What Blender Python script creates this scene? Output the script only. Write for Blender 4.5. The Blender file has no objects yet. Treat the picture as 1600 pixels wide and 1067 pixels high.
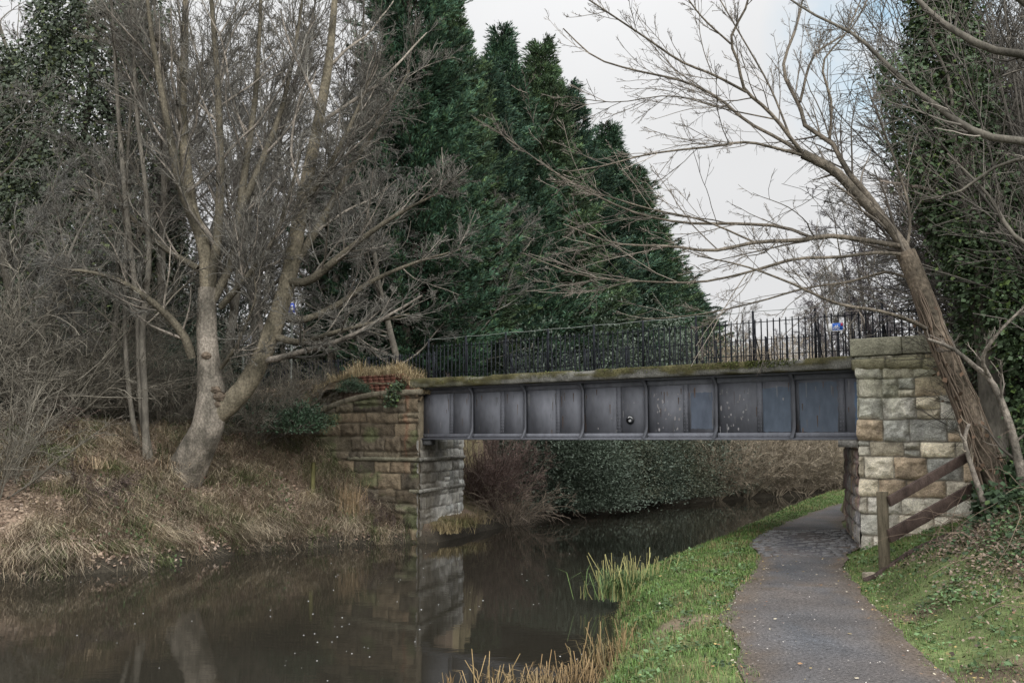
import bpy, math
import numpy as np
from mathutils import Vector

# ------------------------------------------------------------------ camera, sky, sun, exposure
SC = bpy.context.scene
COL = SC.collection
CAMZ = 2.0
FPX = 1600 * 35.0 / 36.0
PITCH = math.atan((685 - 533.5) / FPX)
cam_data = bpy.data.cameras.new('camera')
cam_data.lens = 35.0
cam_data.sensor_width = 36.0
cam_data.clip_end = 2000
cam_data.clip_start = 0.05
cam = bpy.data.objects.new('camera', cam_data)
cam.location = (0, 0, CAMZ)
cam.rotation_euler = (math.radians(90) + PITCH, 0, 0)
COL.objects.link(cam)
SC.camera = cam

SUN_EL, SUN_AZ = math.radians(30), math.radians(155)     # azimuth clockwise from +Y
world = bpy.data.worlds.new('World')
SC.world = world
world.use_nodes = True
wt = world.node_tree
wt.nodes.clear()


def wn(kind, **kw):
    n = wt.nodes.new(kind)
    for k, v in kw.items():
        setattr(n, k, v)
    return n


def wmath(op, a, b=None, c=None):
    n = wn('ShaderNodeMath', operation=op)
    for i, v in enumerate((a, b, c)):
        if v is None:
            continue
        if isinstance(v, (int, float)):
            n.inputs[i].default_value = v
        else:
            wt.links.new(v, n.inputs[i])
    return n.outputs[0]


w_tc = wn('ShaderNodeTexCoord')
w_sep = wn('ShaderNodeSeparateXYZ')
wt.links.new(w_tc.outputs['Generated'], w_sep.inputs[0])
w_sky = wn('ShaderNodeTexSky', sky_type='NISHITA')
w_sky.sun_disc = False
w_sky.sun_elevation = SUN_EL
w_sky.sun_rotation = SUN_AZ
w_noise = wn('ShaderNodeTexNoise')
w_noise.inputs['Scale'].default_value = 3.2
w_noise.inputs['Detail'].default_value = 5
wt.links.new(w_tc.outputs['Generated'], w_noise.inputs['Vector'])
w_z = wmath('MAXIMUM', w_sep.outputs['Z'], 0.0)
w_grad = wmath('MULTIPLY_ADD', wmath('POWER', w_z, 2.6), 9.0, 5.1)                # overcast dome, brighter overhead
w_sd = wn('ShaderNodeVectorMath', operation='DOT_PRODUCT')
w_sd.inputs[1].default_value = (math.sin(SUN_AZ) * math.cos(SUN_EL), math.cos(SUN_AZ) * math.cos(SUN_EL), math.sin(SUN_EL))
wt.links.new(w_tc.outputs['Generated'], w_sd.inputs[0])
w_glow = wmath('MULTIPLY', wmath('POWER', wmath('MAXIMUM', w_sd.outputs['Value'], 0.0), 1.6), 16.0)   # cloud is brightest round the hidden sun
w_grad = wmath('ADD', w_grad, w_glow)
w_cl = wmath('MULTIPLY_ADD', w_noise.outputs[0], 0.22, 0.89)
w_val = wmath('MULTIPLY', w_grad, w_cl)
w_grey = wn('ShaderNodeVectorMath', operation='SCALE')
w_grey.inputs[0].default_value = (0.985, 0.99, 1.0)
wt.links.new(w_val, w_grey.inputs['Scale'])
# one thin place in the cloud where blue shows (a direction in the sky)
bd = Vector(((1440 - 800) / FPX, 1.0, (533.5 - 20) / FPX + 0.09)).normalized()
w_dot = wn('ShaderNodeVectorMath', operation='DOT_PRODUCT')
w_dot.inputs[1].default_value = bd
wt.links.new(w_tc.outputs['Generated'], w_dot.inputs[0])
w_gap = wn('ShaderNodeMapRange')
w_gap.inputs['From Min'].default_value = math.cos(math.radians(7.5))
w_gap.inputs['From Max'].default_value = math.cos(math.radians(1.0))
wt.links.new(w_dot.outputs['Value'], w_gap.inputs['Value'])
w_n2 = wn('ShaderNodeTexNoise')
w_n2.inputs['Scale'].default_value = 22
w_n2.inputs['Detail'].default_value = 4
wt.links.new(w_tc.outputs['Generated'], w_n2.inputs['Vector'])
w_gm = wmath('MULTIPLY', w_gap.outputs[0], wmath('MULTIPLY_ADD', w_n2.outputs[0], 2.2, -0.55))
w_gc = wn('ShaderNodeClamp')
wt.links.new(w_gm, w_gc.inputs[0])
w_mix = wn('ShaderNodeMix', data_type='RGBA')
wt.links.new(wmath('MULTIPLY', w_gc.outputs[0], 0.75), w_mix.inputs[0])
wt.links.new(w_grey.outputs[0], w_mix.inputs[6])
w_tint = wn('ShaderNodeVectorMath', operation='MULTIPLY')
w_tint.inputs[1].default_value = (1.5, 1.75, 1.5)
wt.links.new(w_sky.outputs[0], w_tint.inputs[0])
wt.links.new(w_tint.outputs[0], w_mix.inputs[7])
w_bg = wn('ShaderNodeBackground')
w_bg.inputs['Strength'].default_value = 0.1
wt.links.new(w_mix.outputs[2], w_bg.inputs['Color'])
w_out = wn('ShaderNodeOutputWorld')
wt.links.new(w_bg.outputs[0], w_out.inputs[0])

sun_d = bpy.data.lights.new('sun', 'SUN')
sun_d.energy = 1.5
sun_d.angle = math.radians(40)
sun_d.color = (1.0, 0.985, 0.955)
sun = bpy.data.objects.new('sun', sun_d)
sun.rotation_euler = (math.radians(90) - SUN_EL, 0, math.pi - SUN_AZ + math.pi)
sv = Vector((math.sin(SUN_AZ) * math.cos(SUN_EL), math.cos(SUN_AZ) * math.cos(SUN_EL), math.sin(SUN_EL)))
sun.rotation_euler = sv.to_track_quat('Z', 'Y').to_euler()
COL.objects.link(sun)

SC.view_settings.view_transform = 'Standard'
SC.view_settings.look = 'None'
SC.view_settings.exposure = 0.6
SC.view_settings.gamma = 1.0
SC.render.engine = 'CYCLES'
SC.cycles.max_bounces = 5
SC.cycles.diffuse_bounces = 3
SC.cycles.glossy_bounces = 3
SC.cycles.use_denoising = True
SC.cycles.denoising_prefilter = 'ACCURATE'

# ------------------------------------------------------------------ helpers
SP, CP = math.sin(PITCH), math.cos(PITCH)


def ray(px, py):
    a = (px - 800) / FPX
    b = (533.5 - py) / FPX
    return np.array([a, CP - b * SP, SP + b * CP])


def at(px, py, Y):
    d = ray(px, py)
    return d * (Y / d[1]) + np.array([0, 0, CAMZ])


def on(px, py, z):
    d = ray(px, py)
    return d * ((z - CAMZ) / d[2]) + np.array([0, 0, CAMZ])


def RNG(seed):
    return np.random.default_rng(seed)


def unit(v):
    return v / np.maximum(np.linalg.norm(v, axis=-1, keepdims=True), 1e-9)


def _hash(ix, iy, seed):
    h = (ix.astype(np.int64) * 374761393 + iy.astype(np.int64) * 668265263 + seed * 974634777) & 0xFFFFFFFF
    h = ((h ^ (h >> 13)) * 1274126177) & 0xFFFFFFFF
    return ((h ^ (h >> 16)) & 0xFFFF) / 65535.0


def vnoise(x, y, seed=0):
    ix, iy = np.floor(x), np.floor(y)
    fx, fy = x - ix, y - iy
    fx, fy = fx * fx * (3 - 2 * fx), fy * fy * (3 - 2 * fy)
    a = _hash(ix, iy, seed); b = _hash(ix + 1, iy, seed)
    c = _hash(ix, iy + 1, seed); d = _hash(ix + 1, iy + 1, seed)
    return (a + (b - a) * fx) * (1 - fy) + (c + (d - c) * fx) * fy


def fbm(x, y, seed=0, octv=4):
    s, a, t = 0.0, 0.5, 0.0
    for i in range(octv):
        s = s + a * vnoise(x * 2 ** i, y * 2 ** i, seed + i)
        t += a
        a *= 0.5
    return s / t


def smooth(a, b, x):
    t = np.clip((x - a) / (b - a), 0, 1)
    return t * t * (3 - 2 * t)


def wloc(o):
    v = Vector((0, 0, 0))
    while o is not None:
        v = v + o.location
        o = o.parent
    return np.array(v)


class MB:
    """collects vertices and faces of ONE mesh"""

    def __init__(s):
        s.v, s.c, s.f, s.n = [], [], [], 0

    def add(s, V, F, C=None):
        V = np.asarray(V, float).reshape(-1, 3)
        F = np.asarray(F, np.int64)
        if C is None:
            C = (1, 1, 1)
        C = np.broadcast_to(np.asarray(C, float), (len(V), 3))
        s.v.append(V); s.c.append(C); s.f.append(F + s.n); s.n += len(V)

    def box(s, O, A, B, Cc, col=None):
        """box from corner O along three edge vectors"""
        O, A, B, Cc = (np.asarray(q, float) for q in (O, A, B, Cc))
        V = np.array([O, O + A, O + A + B, O + B, O + Cc, O + A + Cc, O + A + B + Cc, O + B + Cc])
        F = [[0, 3, 2, 1], [4, 5, 6, 7], [0, 1, 5, 4], [1, 2, 6, 5], [2, 3, 7, 6], [3, 0, 4, 7]]
        if np.dot(np.cross(A, B), Cc) < 0:
            F = [f[::-1] for f in F]
        s.add(V, F, col)

    def tubes(s, P, R, sides=4, C=None, cap=False, lump=0.0, roots=0.0, seed=1):
        P = np.asarray(P, float); R = np.asarray(R, float)
        if P.ndim == 2:
            P, R = P[None], np.broadcast_to(R, (1, len(P)))
        B, N, _ = P.shape
        if B == 0:
            return
        T = unit(np.gradient(P, axis=1))
        Tm = unit(T.mean(1))
        a = np.where(np.abs(Tm[:, 2:3]) < 0.85, np.array([[0, 0, 1.0]]), np.array([[1.0, 0.15, 0]]))
        U = unit(np.cross(T, a[:, None, :]))
        W = np.cross(T, U)
        an = np.arange(sides) * 2 * math.pi / sides
        RR = R[:, :, None] * np.ones(sides)[None, None]
        if lump:
            ii = np.arange(N)[None, :, None] + np.zeros((1, 1, sides)); kk_ = np.minimum(np.arange(sides), sides - np.arange(sides))[None, None] + np.zeros((1, N, 1))
            RR = RR * (1 + lump * (fbm(ii * .33 + seed, kk_ * .9 + seed, 17, 4) - .5) * 2)
            RR = RR * (1 + roots * np.exp(-np.arange(N) / N * 9)[None, :, None] * (.35 + np.maximum(0, np.cos(np.arange(sides) / sides * 2 * math.pi * 4 + 1.0))[None, None]))
        ring = P[:, :, None, :] + RR[:, :, :, None] * (np.cos(an)[None, None, :, None] * U[:, :, None, :] + np.sin(an)[None, None, :, None] * W[:, :, None, :])
        V = ring.reshape(-1, 3)
        b = np.arange(B)[:, None, None] * (N * sides)
        i = np.arange(N - 1)[None, :, None] * sides
        k = np.arange(sides)[None, None, :]
        k2 = (k + 1) % sides
        F = np.stack([b + i + k, b + i + sides + k, b + i + sides + k2, b + i + k2], -1).reshape(-1, 4)
        if C is not None:
            C = np.asarray(C, float)
            if C.ndim == 2:
                C = np.repeat(C, N * sides, 0)
        s.add(V, F, C)
        if cap:
            for bb in range(B):
                for e in (0, N - 1):
                    ids = (bb * N + e) * sides + np.arange(sides)
                    F = [list(ids if e else ids[::-1])]
                    s.f.append(np.asarray(F, np.int64) + (s.n - len(V)))

    def kites(s, P, D, Nn, L, Wd, C=None, belly=0.45):
        """leaf shaped quads: base P, direction D, side from Nn"""
        D = unit(D)
        S = unit(np.cross(D, Nn))
        L = np.asarray(L)[:, None]; Wd = np.asarray(Wd)[:, None]
        V = np.stack([P, P + D * L * belly + S * Wd * .5, P + D * L, P + D * L * belly - S * Wd * .5], 1)
        n = len(P)
        F = np.arange(n * 4).reshape(n, 4)
        if C is not None:
            C = np.asarray(C, float)
            C = np.repeat(C, 4, 0) if C.ndim == 2 else C
        s.add(V.reshape(-1, 3), F, C)

    def blades(s, P, D, H, Wd, droop, C=None, C2=None):
        """bent grass blades: root P, lean D (horizontal), height H"""
        n = len(P)
        D = unit(D)
        S = np.stack([-D[:, 1], D[:, 0], np.zeros(n)], 1)
        H = np.asarray(H)[:, None]; Wd = np.asarray(Wd)[:, None]; dr = np.asarray(droop)[:, None]
        up = np.array([[0, 0, 1.0]])
        M = P + up * H * .6 + D * H * dr * .35
        Tt = P + up * H * (1 - .55 * np.minimum(dr, 1.4)) + D * H * dr
        V = np.stack([P - S * Wd * .5, P + S * Wd * .5, M - S * Wd * .4, M + S * Wd * .4, Tt], 1)
        o = np.arange(n)[:, None] * 5
        if C is None:
            C = np.ones((n, 3))
        C = np.asarray(C, float)
        C2 = C if C2 is None else np.asarray(C2, float)
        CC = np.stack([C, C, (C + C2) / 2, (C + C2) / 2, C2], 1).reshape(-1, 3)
        base = s.n
        s.add(V.reshape(-1, 3), o + np.array([[0, 1, 3, 2]]), CC)
        s.f.append(o + np.array([[2, 3, 4]]) + base)

    def build(s, name, mat, parent=None, smooth_=False):
        me = bpy.data.meshes.new(name)
        V = np.concatenate(s.v) if s.v else np.zeros((0, 3))
        if parent is not None:
            V = V - wloc(parent)
        nl = sum(f.size for f in s.f)
        nf = sum(len(f) for f in s.f)
        me.vertices.add(len(V)); me.loops.add(nl); me.polygons.add(nf)
        me.vertices.foreach_set('co', V.astype(np.float32).ravel())
        me.loops.foreach_set('vertex_index', np.concatenate([f.ravel() for f in s.f]).astype(np.int32))
        tot = np.concatenate([np.full(len(f), f.shape[1]) for f in s.f])
        st = np.concatenate([[0], np.cumsum(tot)[:-1]]).astype(np.int32)
        me.polygons.foreach_set('loop_start', st)
        if smooth_:
            me.polygons.foreach_set('use_smooth', np.ones(nf, bool))
        me.update(calc_edges=True)
        me.validate()
        ca = me.color_attributes.new('tint', 'FLOAT_COLOR', 'POINT')
        Cc = np.concatenate([np.concatenate(s.c), np.ones((len(V), 1))], 1)
        if len(me.vertices) == len(V):
            ca.data.foreach_set('color', Cc.astype(np.float32).ravel())
        me.materials.append(mat)
        o = bpy.data.objects.new(name, me)
        COL.objects.link(o)
        o.parent = parent
        return o


def thing(name, label, cat, loc=(0, 0, 0), group=None):
    o = bpy.data.objects.new(name, None)
    o.location = loc
    COL.objects.link(o)
    return tag(o, label, cat, group)


def tag(o, label, cat, group=None, kind=None):
    o['label'] = label
    o['category'] = cat
    if group:
        o['group'] = group
    if kind:
        o['kind'] = kind
    return o


def structure(o):
    o['kind'] = 'structure'
    return o


def kids(o):
    return [c for c in bpy.data.objects if c.parent == o]


def copy_tree(o, loc=None, rz=0.0, sc=1.0, label=None):
    r = o.copy(); COL.objects.link(r)
    if loc is not None:
        r.location = loc
    r.rotation_euler = (0, 0, rz)
    r.scale = (sc, sc, sc) if isinstance(sc, (int, float)) else sc
    if label:
        r['label'] = label
    for ch in kids(o):
        c = ch.copy(); COL.objects.link(c); c.parent = r
        for g in kids(ch):
            d = g.copy(); COL.objects.link(d); d.parent = c
    return r


def mat(name, a, b=None, scale=6.0, rough=0.85, bump=0.0, bscale=None, spec=0.2, detail=5, stretch=None, contrast=(0.35, 0.65), fine=None):
    """colour a..b by noise, times the mesh's tint; object coordinates"""
    m = bpy.data.materials.new(name)
    m.use_nodes = True
    t = m.node_tree
    bs = t.nodes['Principled BSDF']
    bs.inputs['Roughness'].default_value = rough
    bs.inputs['Specular IOR Level'].default_value = spec
    tc = t.nodes.new('ShaderNodeTexCoord')
    vec = tc.outputs['Object']
    if stretch:
        mp = t.nodes.new('ShaderNodeMapping')
        mp.inputs['Scale'].default_value = stretch
        t.links.new(vec, mp.inputs[0])
        vec = mp.outputs[0]
    at_ = t.nodes.new('ShaderNodeAttribute')
    at_.attribute_name = 'tint'
    if b is None:
        b = a
    no = t.nodes.new('ShaderNodeTexNoise')
    no.inputs['Scale'].default_value = scale
    no.inputs['Detail'].default_value = detail
    t.links.new(vec, no.inputs['Vector'])
    rp = t.nodes.new('ShaderNodeValToRGB')
    rp.color_ramp.elements[0].position = contrast[0]
    rp.color_ramp.elements[1].position = contrast[1]
    rp.color_ramp.elements[0].color = (*a, 1)
    rp.color_ramp.elements[1].color = (*b, 1)
    t.links.new(no.outputs[0], rp.inputs[0])
    mx = t.nodes.new('ShaderNodeMix'); mx.data_type = 'RGBA'; mx.blend_type = 'MULTIPLY'
    mx.inputs[0].default_value = 1
    t.links.new(rp.outputs[0], mx.inputs[6])
    t.links.new(at_.outputs['Color'], mx.inputs[7])
    outc = mx.outputs[2]
    if fine:
        n3 = t.nodes.new('ShaderNodeTexNoise')
        n3.inputs['Scale'].default_value = fine[0]
        n3.inputs['Detail'].default_value = 3
        t.links.new(vec, n3.inputs['Vector'])
        mr = t.nodes.new('ShaderNodeMapRange')
        mr.inputs['From Min'].default_value = 0.3
        mr.inputs['From Max'].default_value = 0.7
        mr.inputs['To Min'].default_value = 1 - fine[1]
        mr.inputs['To Max'].default_value = 1 + fine[1]
        t.links.new(n3.outputs[0], mr.inputs[0])
        vm = t.nodes.new('ShaderNodeVectorMath'); vm.operation = 'SCALE'
        t.links.new(outc, vm.inputs[0]); t.links.new(mr.outputs[0], vm.inputs['Scale'])
        outc = vm.outputs[0]
    t.links.new(outc, bs.inputs['Base Color'])
    if bump:
        n2 = t.nodes.new('ShaderNodeTexNoise')
        n2.inputs['Scale'].default_value = bscale or scale * 3
        n2.inputs['Detail'].default_value = 6
        t.links.new(vec, n2.inputs['Vector'])
        bp = t.nodes.new('ShaderNodeBump')
        bp.inputs['Strength'].default_value = bump
        bp.inputs['Distance'].default_value = 0.03
        t.links.new(n2.outputs[0], bp.inputs['Height'])
        t.links.new(bp.outputs[0], bs.inputs['Normal'])
    return m


M = {}
M['soil'] = mat('soil', (0.75,) * 3, (1.2,) * 3, 1.3, 0.95, 0.6, 9, fine=(26, 0.4))
M['asphalt'] = mat('asphalt', (0.85,) * 3, (1.12,) * 3, 1.6, 0.75, 0.6, 70, fine=(34, 0.5), spec=0.3)
M['blade'] = mat('blade', (0.8,) * 3, (1.15,) * 3, 2.0, 0.6, spec=0.25)
M['leaf'] = mat('leaf', (0.75,) * 3, (1.25,) * 3, 1.5, 0.55, spec=0.3)
M['needle'] = mat('needle', (0.7,) * 3, (1.3,) * 3, 0.9, 0.7, spec=0.2)
M['deadleaf'] = mat('deadleaf', (0.8,) * 3, (1.2,) * 3, 3, 0.8)
M['bark_pale'] = mat('bark_pale', (0.085, 0.076, 0.062), (0.235, 0.205, 0.172), 2.6, 0.85, 1.0, 28, detail=10, stretch=(1, 1, 0.7), contrast=(.36, .62), fine=(22, 0.4))
M['bark_dark'] = mat('bark_dark', (0.055, 0.05, 0.041), (0.135, 0.122, 0.10), 3.5, 0.9, 0.8, 16, stretch=(1, 1, 0.4), fine=(30, 0.25))
M['bark_rust'] = mat('bark_rust', (0.11, 0.075, 0.05), (0.25, 0.175, 0.12), 4, 0.9, 0.9, 18, stretch=(1, 1, 0.5), fine=(30, 0.25))
M['twig'] = mat('twig', (0.8,) * 3, (1.2,) * 3, 1.0, 0.85)
M['stone'] = mat('stone', (0.72,) * 3, (1.2,) * 3, 5, 0.9, 1.0, 22, fine=(48, 0.3))
M['brick'] = mat('brick', (0.75,) * 3, (1.2,) * 3, 5, 0.9, 0.6, 30, fine=(60, 0.25))
M['steel'] = mat('steel', (0.88,) * 3, (1.1,) * 3, 1.1, 0.78, 0.12, 30, spec=0.12, stretch=(1, 1, 0.45), fine=(9, 0.12))
M['iron'] = mat('iron', (0.009, 0.0105, 0.014), (0.018, 0.02, 0.025), 8, 0.65, spec=0.15)
M['wire'] = mat('wire', (0.16, 0.18, 0.16), (0.25, 0.27, 0.25), 8, 0.5)
M['concrete'] = mat('concrete', (0.7,) * 3, (1.2,) * 3, 4, 0.9, 0.7, 24, fine=(40, 0.3))
M['moss'] = mat('moss', (0.65,) * 3, (1.35,) * 3, 6, 0.95, 0.8, 40)
M['wood'] = mat('wood', (0.046, 0.032, 0.027), (0.092, 0.066, 0.055), 5, 0.75, 0.5, 24, stretch=(1, 1, 1), fine=(50, 0.2))
M['post_wood'] = mat('post_wood', (0.072, 0.062, 0.042), (0.145, 0.122, 0.085), 5, 0.85, 0.6, 24, stretch=(4, 4, 0.7), fine=(50, 0.2))
M['paint'] = mat('paint', (0.92,) * 3, (1.0,) * 3, 9, 0.45, spec=0.4)
M['foam'] = mat('foam', (0.32,) * 3, (0.5,) * 3, 9, 0.7)

# water
mw = bpy.data.materials.new('water')
mw.use_nodes = True
_t = mw.node_tree
_b = _t.nodes['Principled BSDF']
_b.inputs['Base Color'].default_value = (0.021, 0.019, 0.0145, 1)
_b.inputs['Roughness'].default_value = 0.02
_b.inputs['IOR'].default_value = 1.33
_tc = _t.nodes.new('ShaderNodeTexCoord')
_mp = _t.nodes.new('ShaderNodeMapping')
_mp.inputs['Rotation'].default_value = (0, 0, math.radians(-12))
_mp.inputs['Scale'].default_value = (1.0, 2.4, 1)
_t.links.new(_tc.outputs['Object'], _mp.inputs[0])
_n1 = _t.nodes.new('ShaderNodeTexNoise'); _n1.inputs['Scale'].default_value = 2.6; _n1.inputs['Detail'].default_value = 4
_n2 = _t.nodes.new('ShaderNodeTexNoise'); _n2.inputs['Scale'].default_value = 0.35; _n2.inputs['Detail'].default_value = 2
_t.links.new(_mp.outputs[0], _n1.inputs['Vector']); _t.links.new(_mp.outputs[0], _n2.inputs['Vector'])
_mu = _t.nodes.new('ShaderNodeMath'); _mu.operation = 'MULTIPLY'
_t.links.new(_n1.outputs[0], _mu.inputs[0]); _t.links.new(_n2.outputs[0], _mu.inputs[1])
_bp = _t.nodes.new('ShaderNodeBump'); _bp.inputs['Strength'].default_value = 0.085; _bp.inputs['Distance'].default_value = 0.02
_t.links.new(_mu.outputs[0], _bp.inputs['Height']); _t.links.new(_bp.outputs[0], _b.inputs['Normal'])
M['water'] = mw

# ------------------------------------------------------------------ layout of the place
ZW = -0.6
BU = unit(np.array([-0.777, 0.629]))          # along the bridge, right to left
BN = np.array([-BU[1] * -1, 0]) if False else np.array([0.629, 0.777]) / np.hypot(0.629, 0.777)   # away from us
CW = unit(np.array([0.25, 0.968]))            # along the abutment faces (skewed)
C0 = np.array([6.35, 18.3])                   # foot of the right abutment's corner
SL = 11.2                                     # bridge coordinate of the left abutment's corner
BW = 3.7                                      # depth of the abutment faces


def bp(s, t, z):
    """bridge coordinates: s along the span, t back from the near face"""
    q = C0 + BU * s + BN * t
    return np.array([q[0], q[1], z])


CL = C0 + BU * SL
U3 = np.array([BU[0], BU[1], 0]); N3 = np.array([BN[0], BN[1], 0]); W3 = np.array([CW[0], CW[1], 0]); Z3 = np.array([0, 0, 1.0])


def poly(px, z):
    return np.array([on(a, b, z)[:2] for a, b in px])


# water's edges
LE = np.vstack([[[-40, -9], [-22, 6.5]], poly([(-60, 908), (0, 905), (120, 899), (200, 891), (300, 876), (400, 862), (520, 852), (640, 848)], ZW),
                [CL + CW * 0.2 - BU * 0.5, CL + CW * BW * .5 - BU * 0.75, CL + CW * BW - BU * 0.8, [1.0, 32.5], [5.2, 39.0], [9.7, 43.5], [15.5, 47.5], [30, 53], [80, 62]]])
RE = np.vstack([[[-6, -12], [-2.6, 0], [-1.2, 5.5], [0.3, 8.2]], poly([(935, 1075), (962, 1030), (957, 975), (975, 925), (1040, 893), (1110, 862), (1160, 838), (1200, 818)], ZW),
                poly([(1258, 793), (1310, 777)], ZW), [[20, 47], [32, 50.5], [80, 58]]])
# towpath edges (ground level 0)
PL = np.vstack([[[-0.6, -6], [0.7, 3]], poly([(1168, 1067), (1150, 1020), (1131, 975), (1140, 935), (1178, 895), (1183, 870), (1172, 852), (1205, 828), (1255, 806), (1312, 787)], 0.0), [[16.5, 40.5], [26, 45], [60, 52]]])
PR = np.vstack([[[1.0, -6], [2.35, 3]], poly([(1490, 1067), (1430, 1012), (1372, 955), (1332, 905), (1322, 872), (1342, 857)], 0.0),
                [C0 + CW * BW * 0.5 - 0.03, C0 + CW * BW, C0 + CW * (BW + 4) + np.array([0.3, 0]), [11.6, 32], [18.2, 39.3], [27, 43.6], [60, 50.5]]])


def sdist(x, y, line):
    """distance to an open polyline, positive to its left"""
    best = np.full(x.shape, 1e9); sg = np.ones(x.shape)
    for a, b in zip(line[:-1], line[1:]):
        d = b - a
        L2 = d @ d
        t = np.clip(((x - a[0]) * d[0] + (y - a[1]) * d[1]) / L2, 0, 1)
        qx, qy = a[0] + t * d[0] - x, a[1] + t * d[1] - y
        r = np.hypot(qx, qy)
        cr = d[0] * (y - a[1]) - d[1] * (x - a[0])
        u = r < best - 1e-9
        best = np.where(u, r, best)
        sg = np.where(u, np.sign(cr), sg)
    return best * sg


def bridge_st(x, y):
    qx, qy = x - C0[0], y - C0[1]
    return qx * BU[0] + qy * BU[1], qx * BN[0] + qy * BN[1]


def ground(x, y):
    x = np.asarray(x, float); y = np.asarray(y, float)
    dl = sdist(x, y, LE)                 # + on the left bank
    dr = -sdist(x, y, RE)                # + on the right bank
    s, t = bridge_st(x, y)
    bumps = fbm(x * 0.9, y * 0.9, 5, 4) - 0.5
    # left bank
    zl = np.interp(dl, [-1.5, -0.5, 0, 0.12, 0.5, 3.9, 6, 14, 60], [-1.6, -1.1, -0.68, -0.4, -0.2, 2.05, 2.4, 2.7, 3.2])
    far = smooth(-1.0, 3.0, t - BW)      # beyond the bridge the left bank is lower
    zl = zl * (1 - far) + far * np.interp(dl, [-1.5, -0.5, 0, 0.3, 3, 8, 40], [-1.6, -1.1, -0.68, -0.35, 0.5, 2.2, 3.2])
    zl = zl + bumps * 0.35 * smooth(0.1, 1.2, dl)
    # right bank: verge, path, then the embankment
    zr = np.interp(dr, [-1.5, -0.5, 0, 0.15, 0.6, 1.1], [-1.6, -1.1, -0.68, -0.45, -0.12, 0.0])
    e = -sdist(x, y, PR)                 # + right of the path
    slope = np.interp(y, [0, 8, 10, 12.6, 14.2, 60], [0.12, 0.16, 0.34, 0.78, 0.62, 0.6])
    rise = slope * np.maximum(0, e - 0.25) ** 1.05
    front = smooth(-0.3, -2.6, t)        # in front of the wall: ramp rises gently
    ramp = 0.36 * np.maximum(0, e - 0.1)
    near = smooth(4.5, 1.2, -t) * smooth(0.6, -0.2, t)
    rise = rise * (1 - near) + ramp * near
    rise = np.minimum(rise, 3.3 + 0.05 * e)
    rise = np.where(t > 0, 0.3 * np.maximum(0, e - 0.4), rise)
    zr = zr + rise + bumps * 0.12 * smooth(0.2, 1.0, e) + bumps * 0.10 * smooth(0.2, -0.5, e) * smooth(0.1, 0.6, sdist(x, y, PL)) * smooth(0, .6, dr)
    z = np.where(dl > -1.0, np.where(dr > -1.0, np.maximum(zl, zr), zl), zr)
    z = np.where((dl <= -1.0) & (dr <= -1.0), -1.6, z)
    # road embankment behind the walls
    a = np.maximum(np.maximum(0.35 - t, t - BW - 0.4), 0)
    emb = 3.42 - np.where(t > 2, 0.62 * a, 0)
    emb_front = 3.42 - 0.55 * a
    left_in = s - (SL + 0.45 - (0.25 / 0.968) * 0 + t * (CW @ BU) * 0)
    face_l = (x - CL[0]) * -CW[1] + (y - CL[1]) * CW[0]        # + left of the left face
    face_r = (x - C0[0]) * CW[1] - (y - C0[1]) * CW[0]         # + right of the right face
    kl = smooth(SL + 3.6, SL + 6.5, s)
    kr = smooth(-2.2, -4.6, s)
    for face, k in ((face_l, kl), (face_r, kr)):
        ok = face > 0.35
        h = np.where(t > 0.35, emb, np.where(k > 0, z * (1 - k) + np.maximum(z, emb_front) * k, z))
        z = np.where(ok, np.maximum(z, h), z)
    return z


# ------------------------------------------------------------------ ground, water, path
def axis(a, b, st, lo, hi):
    core = np.arange(a, b + 1e-6, st)
    out1, v, d = [], b, st
    while v < hi:
        d *= 1.22
        v += d
        out1.append(v)
    out0, v, d = [], a, st
    while v > lo:
        d *= 1.22
        v -= d
        out0.append(v)
    return np.concatenate([out0[::-1], core, out1])


gx, gy = axis(-16, 17, 0.16, -400, 400), axis(5, 50, 0.16, -60, 700)
X, Y = np.meshgrid(gx, gy)
Zg = ground(X, Y)


def grid_faces(nx, ny):
    i = np.arange(nx - 1)[None, :] + np.arange(ny - 1)[:, None] * nx
    return np.stack([i, i + 1, i + nx + 1, i + nx], -1).reshape(-1, 4)


DLg, DRg = sdist(X, Y, LE), -sdist(X, Y, RE)
Eg = -sdist(X, Y, PR)
n1, n2 = fbm(X * 0.7, Y * 0.7, 31, 4), fbm(X * 2.5, Y * 2.5, 47, 3)
col_l = np.array([0.15, 0.112, 0.082])[None, None] * (0.6 + 0.9 * n2[..., None]) + (n1[..., None] > 0.56) * np.array([0.02, 0.03, 0.0])
col_r = np.array([0.085, 0.105, 0.04])[None, None] * (0.6 + 0.9 * n2[..., None])
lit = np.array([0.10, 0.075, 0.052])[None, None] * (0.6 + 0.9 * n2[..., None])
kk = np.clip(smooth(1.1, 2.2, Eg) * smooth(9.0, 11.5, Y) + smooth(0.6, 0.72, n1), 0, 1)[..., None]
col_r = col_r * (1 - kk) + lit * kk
wp_ = on(1060, 965, 0)
wk = (smooth(1.0, .4, np.hypot((X - wp_[0]) / .8, (Y - wp_[1]) / .8) + (n2 - .5) * .6))[..., None]
col_r = col_r * (1 - wk) + np.array([0.15, 0.115, 0.08]) * wk
colg = np.where((DLg > -0.5)[..., None], col_l, col_r)
mud = np.array([0.035, 0.03, 0.022])
wet = smooth(-0.12, -0.42, Zg)[..., None]
col_l = col_l * np.where(bridge_st(X, Y)[1] > BW, .5, 1.0)[..., None]
colg = colg * (1 - wet) + mud * wet
g = MB()
g.add(np.stack([X, Y, Zg], -1), grid_faces(len(gx), len(gy)), colg.reshape(-1, 3))
structure(g.build('ground', M['soil'], None, True))

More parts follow.
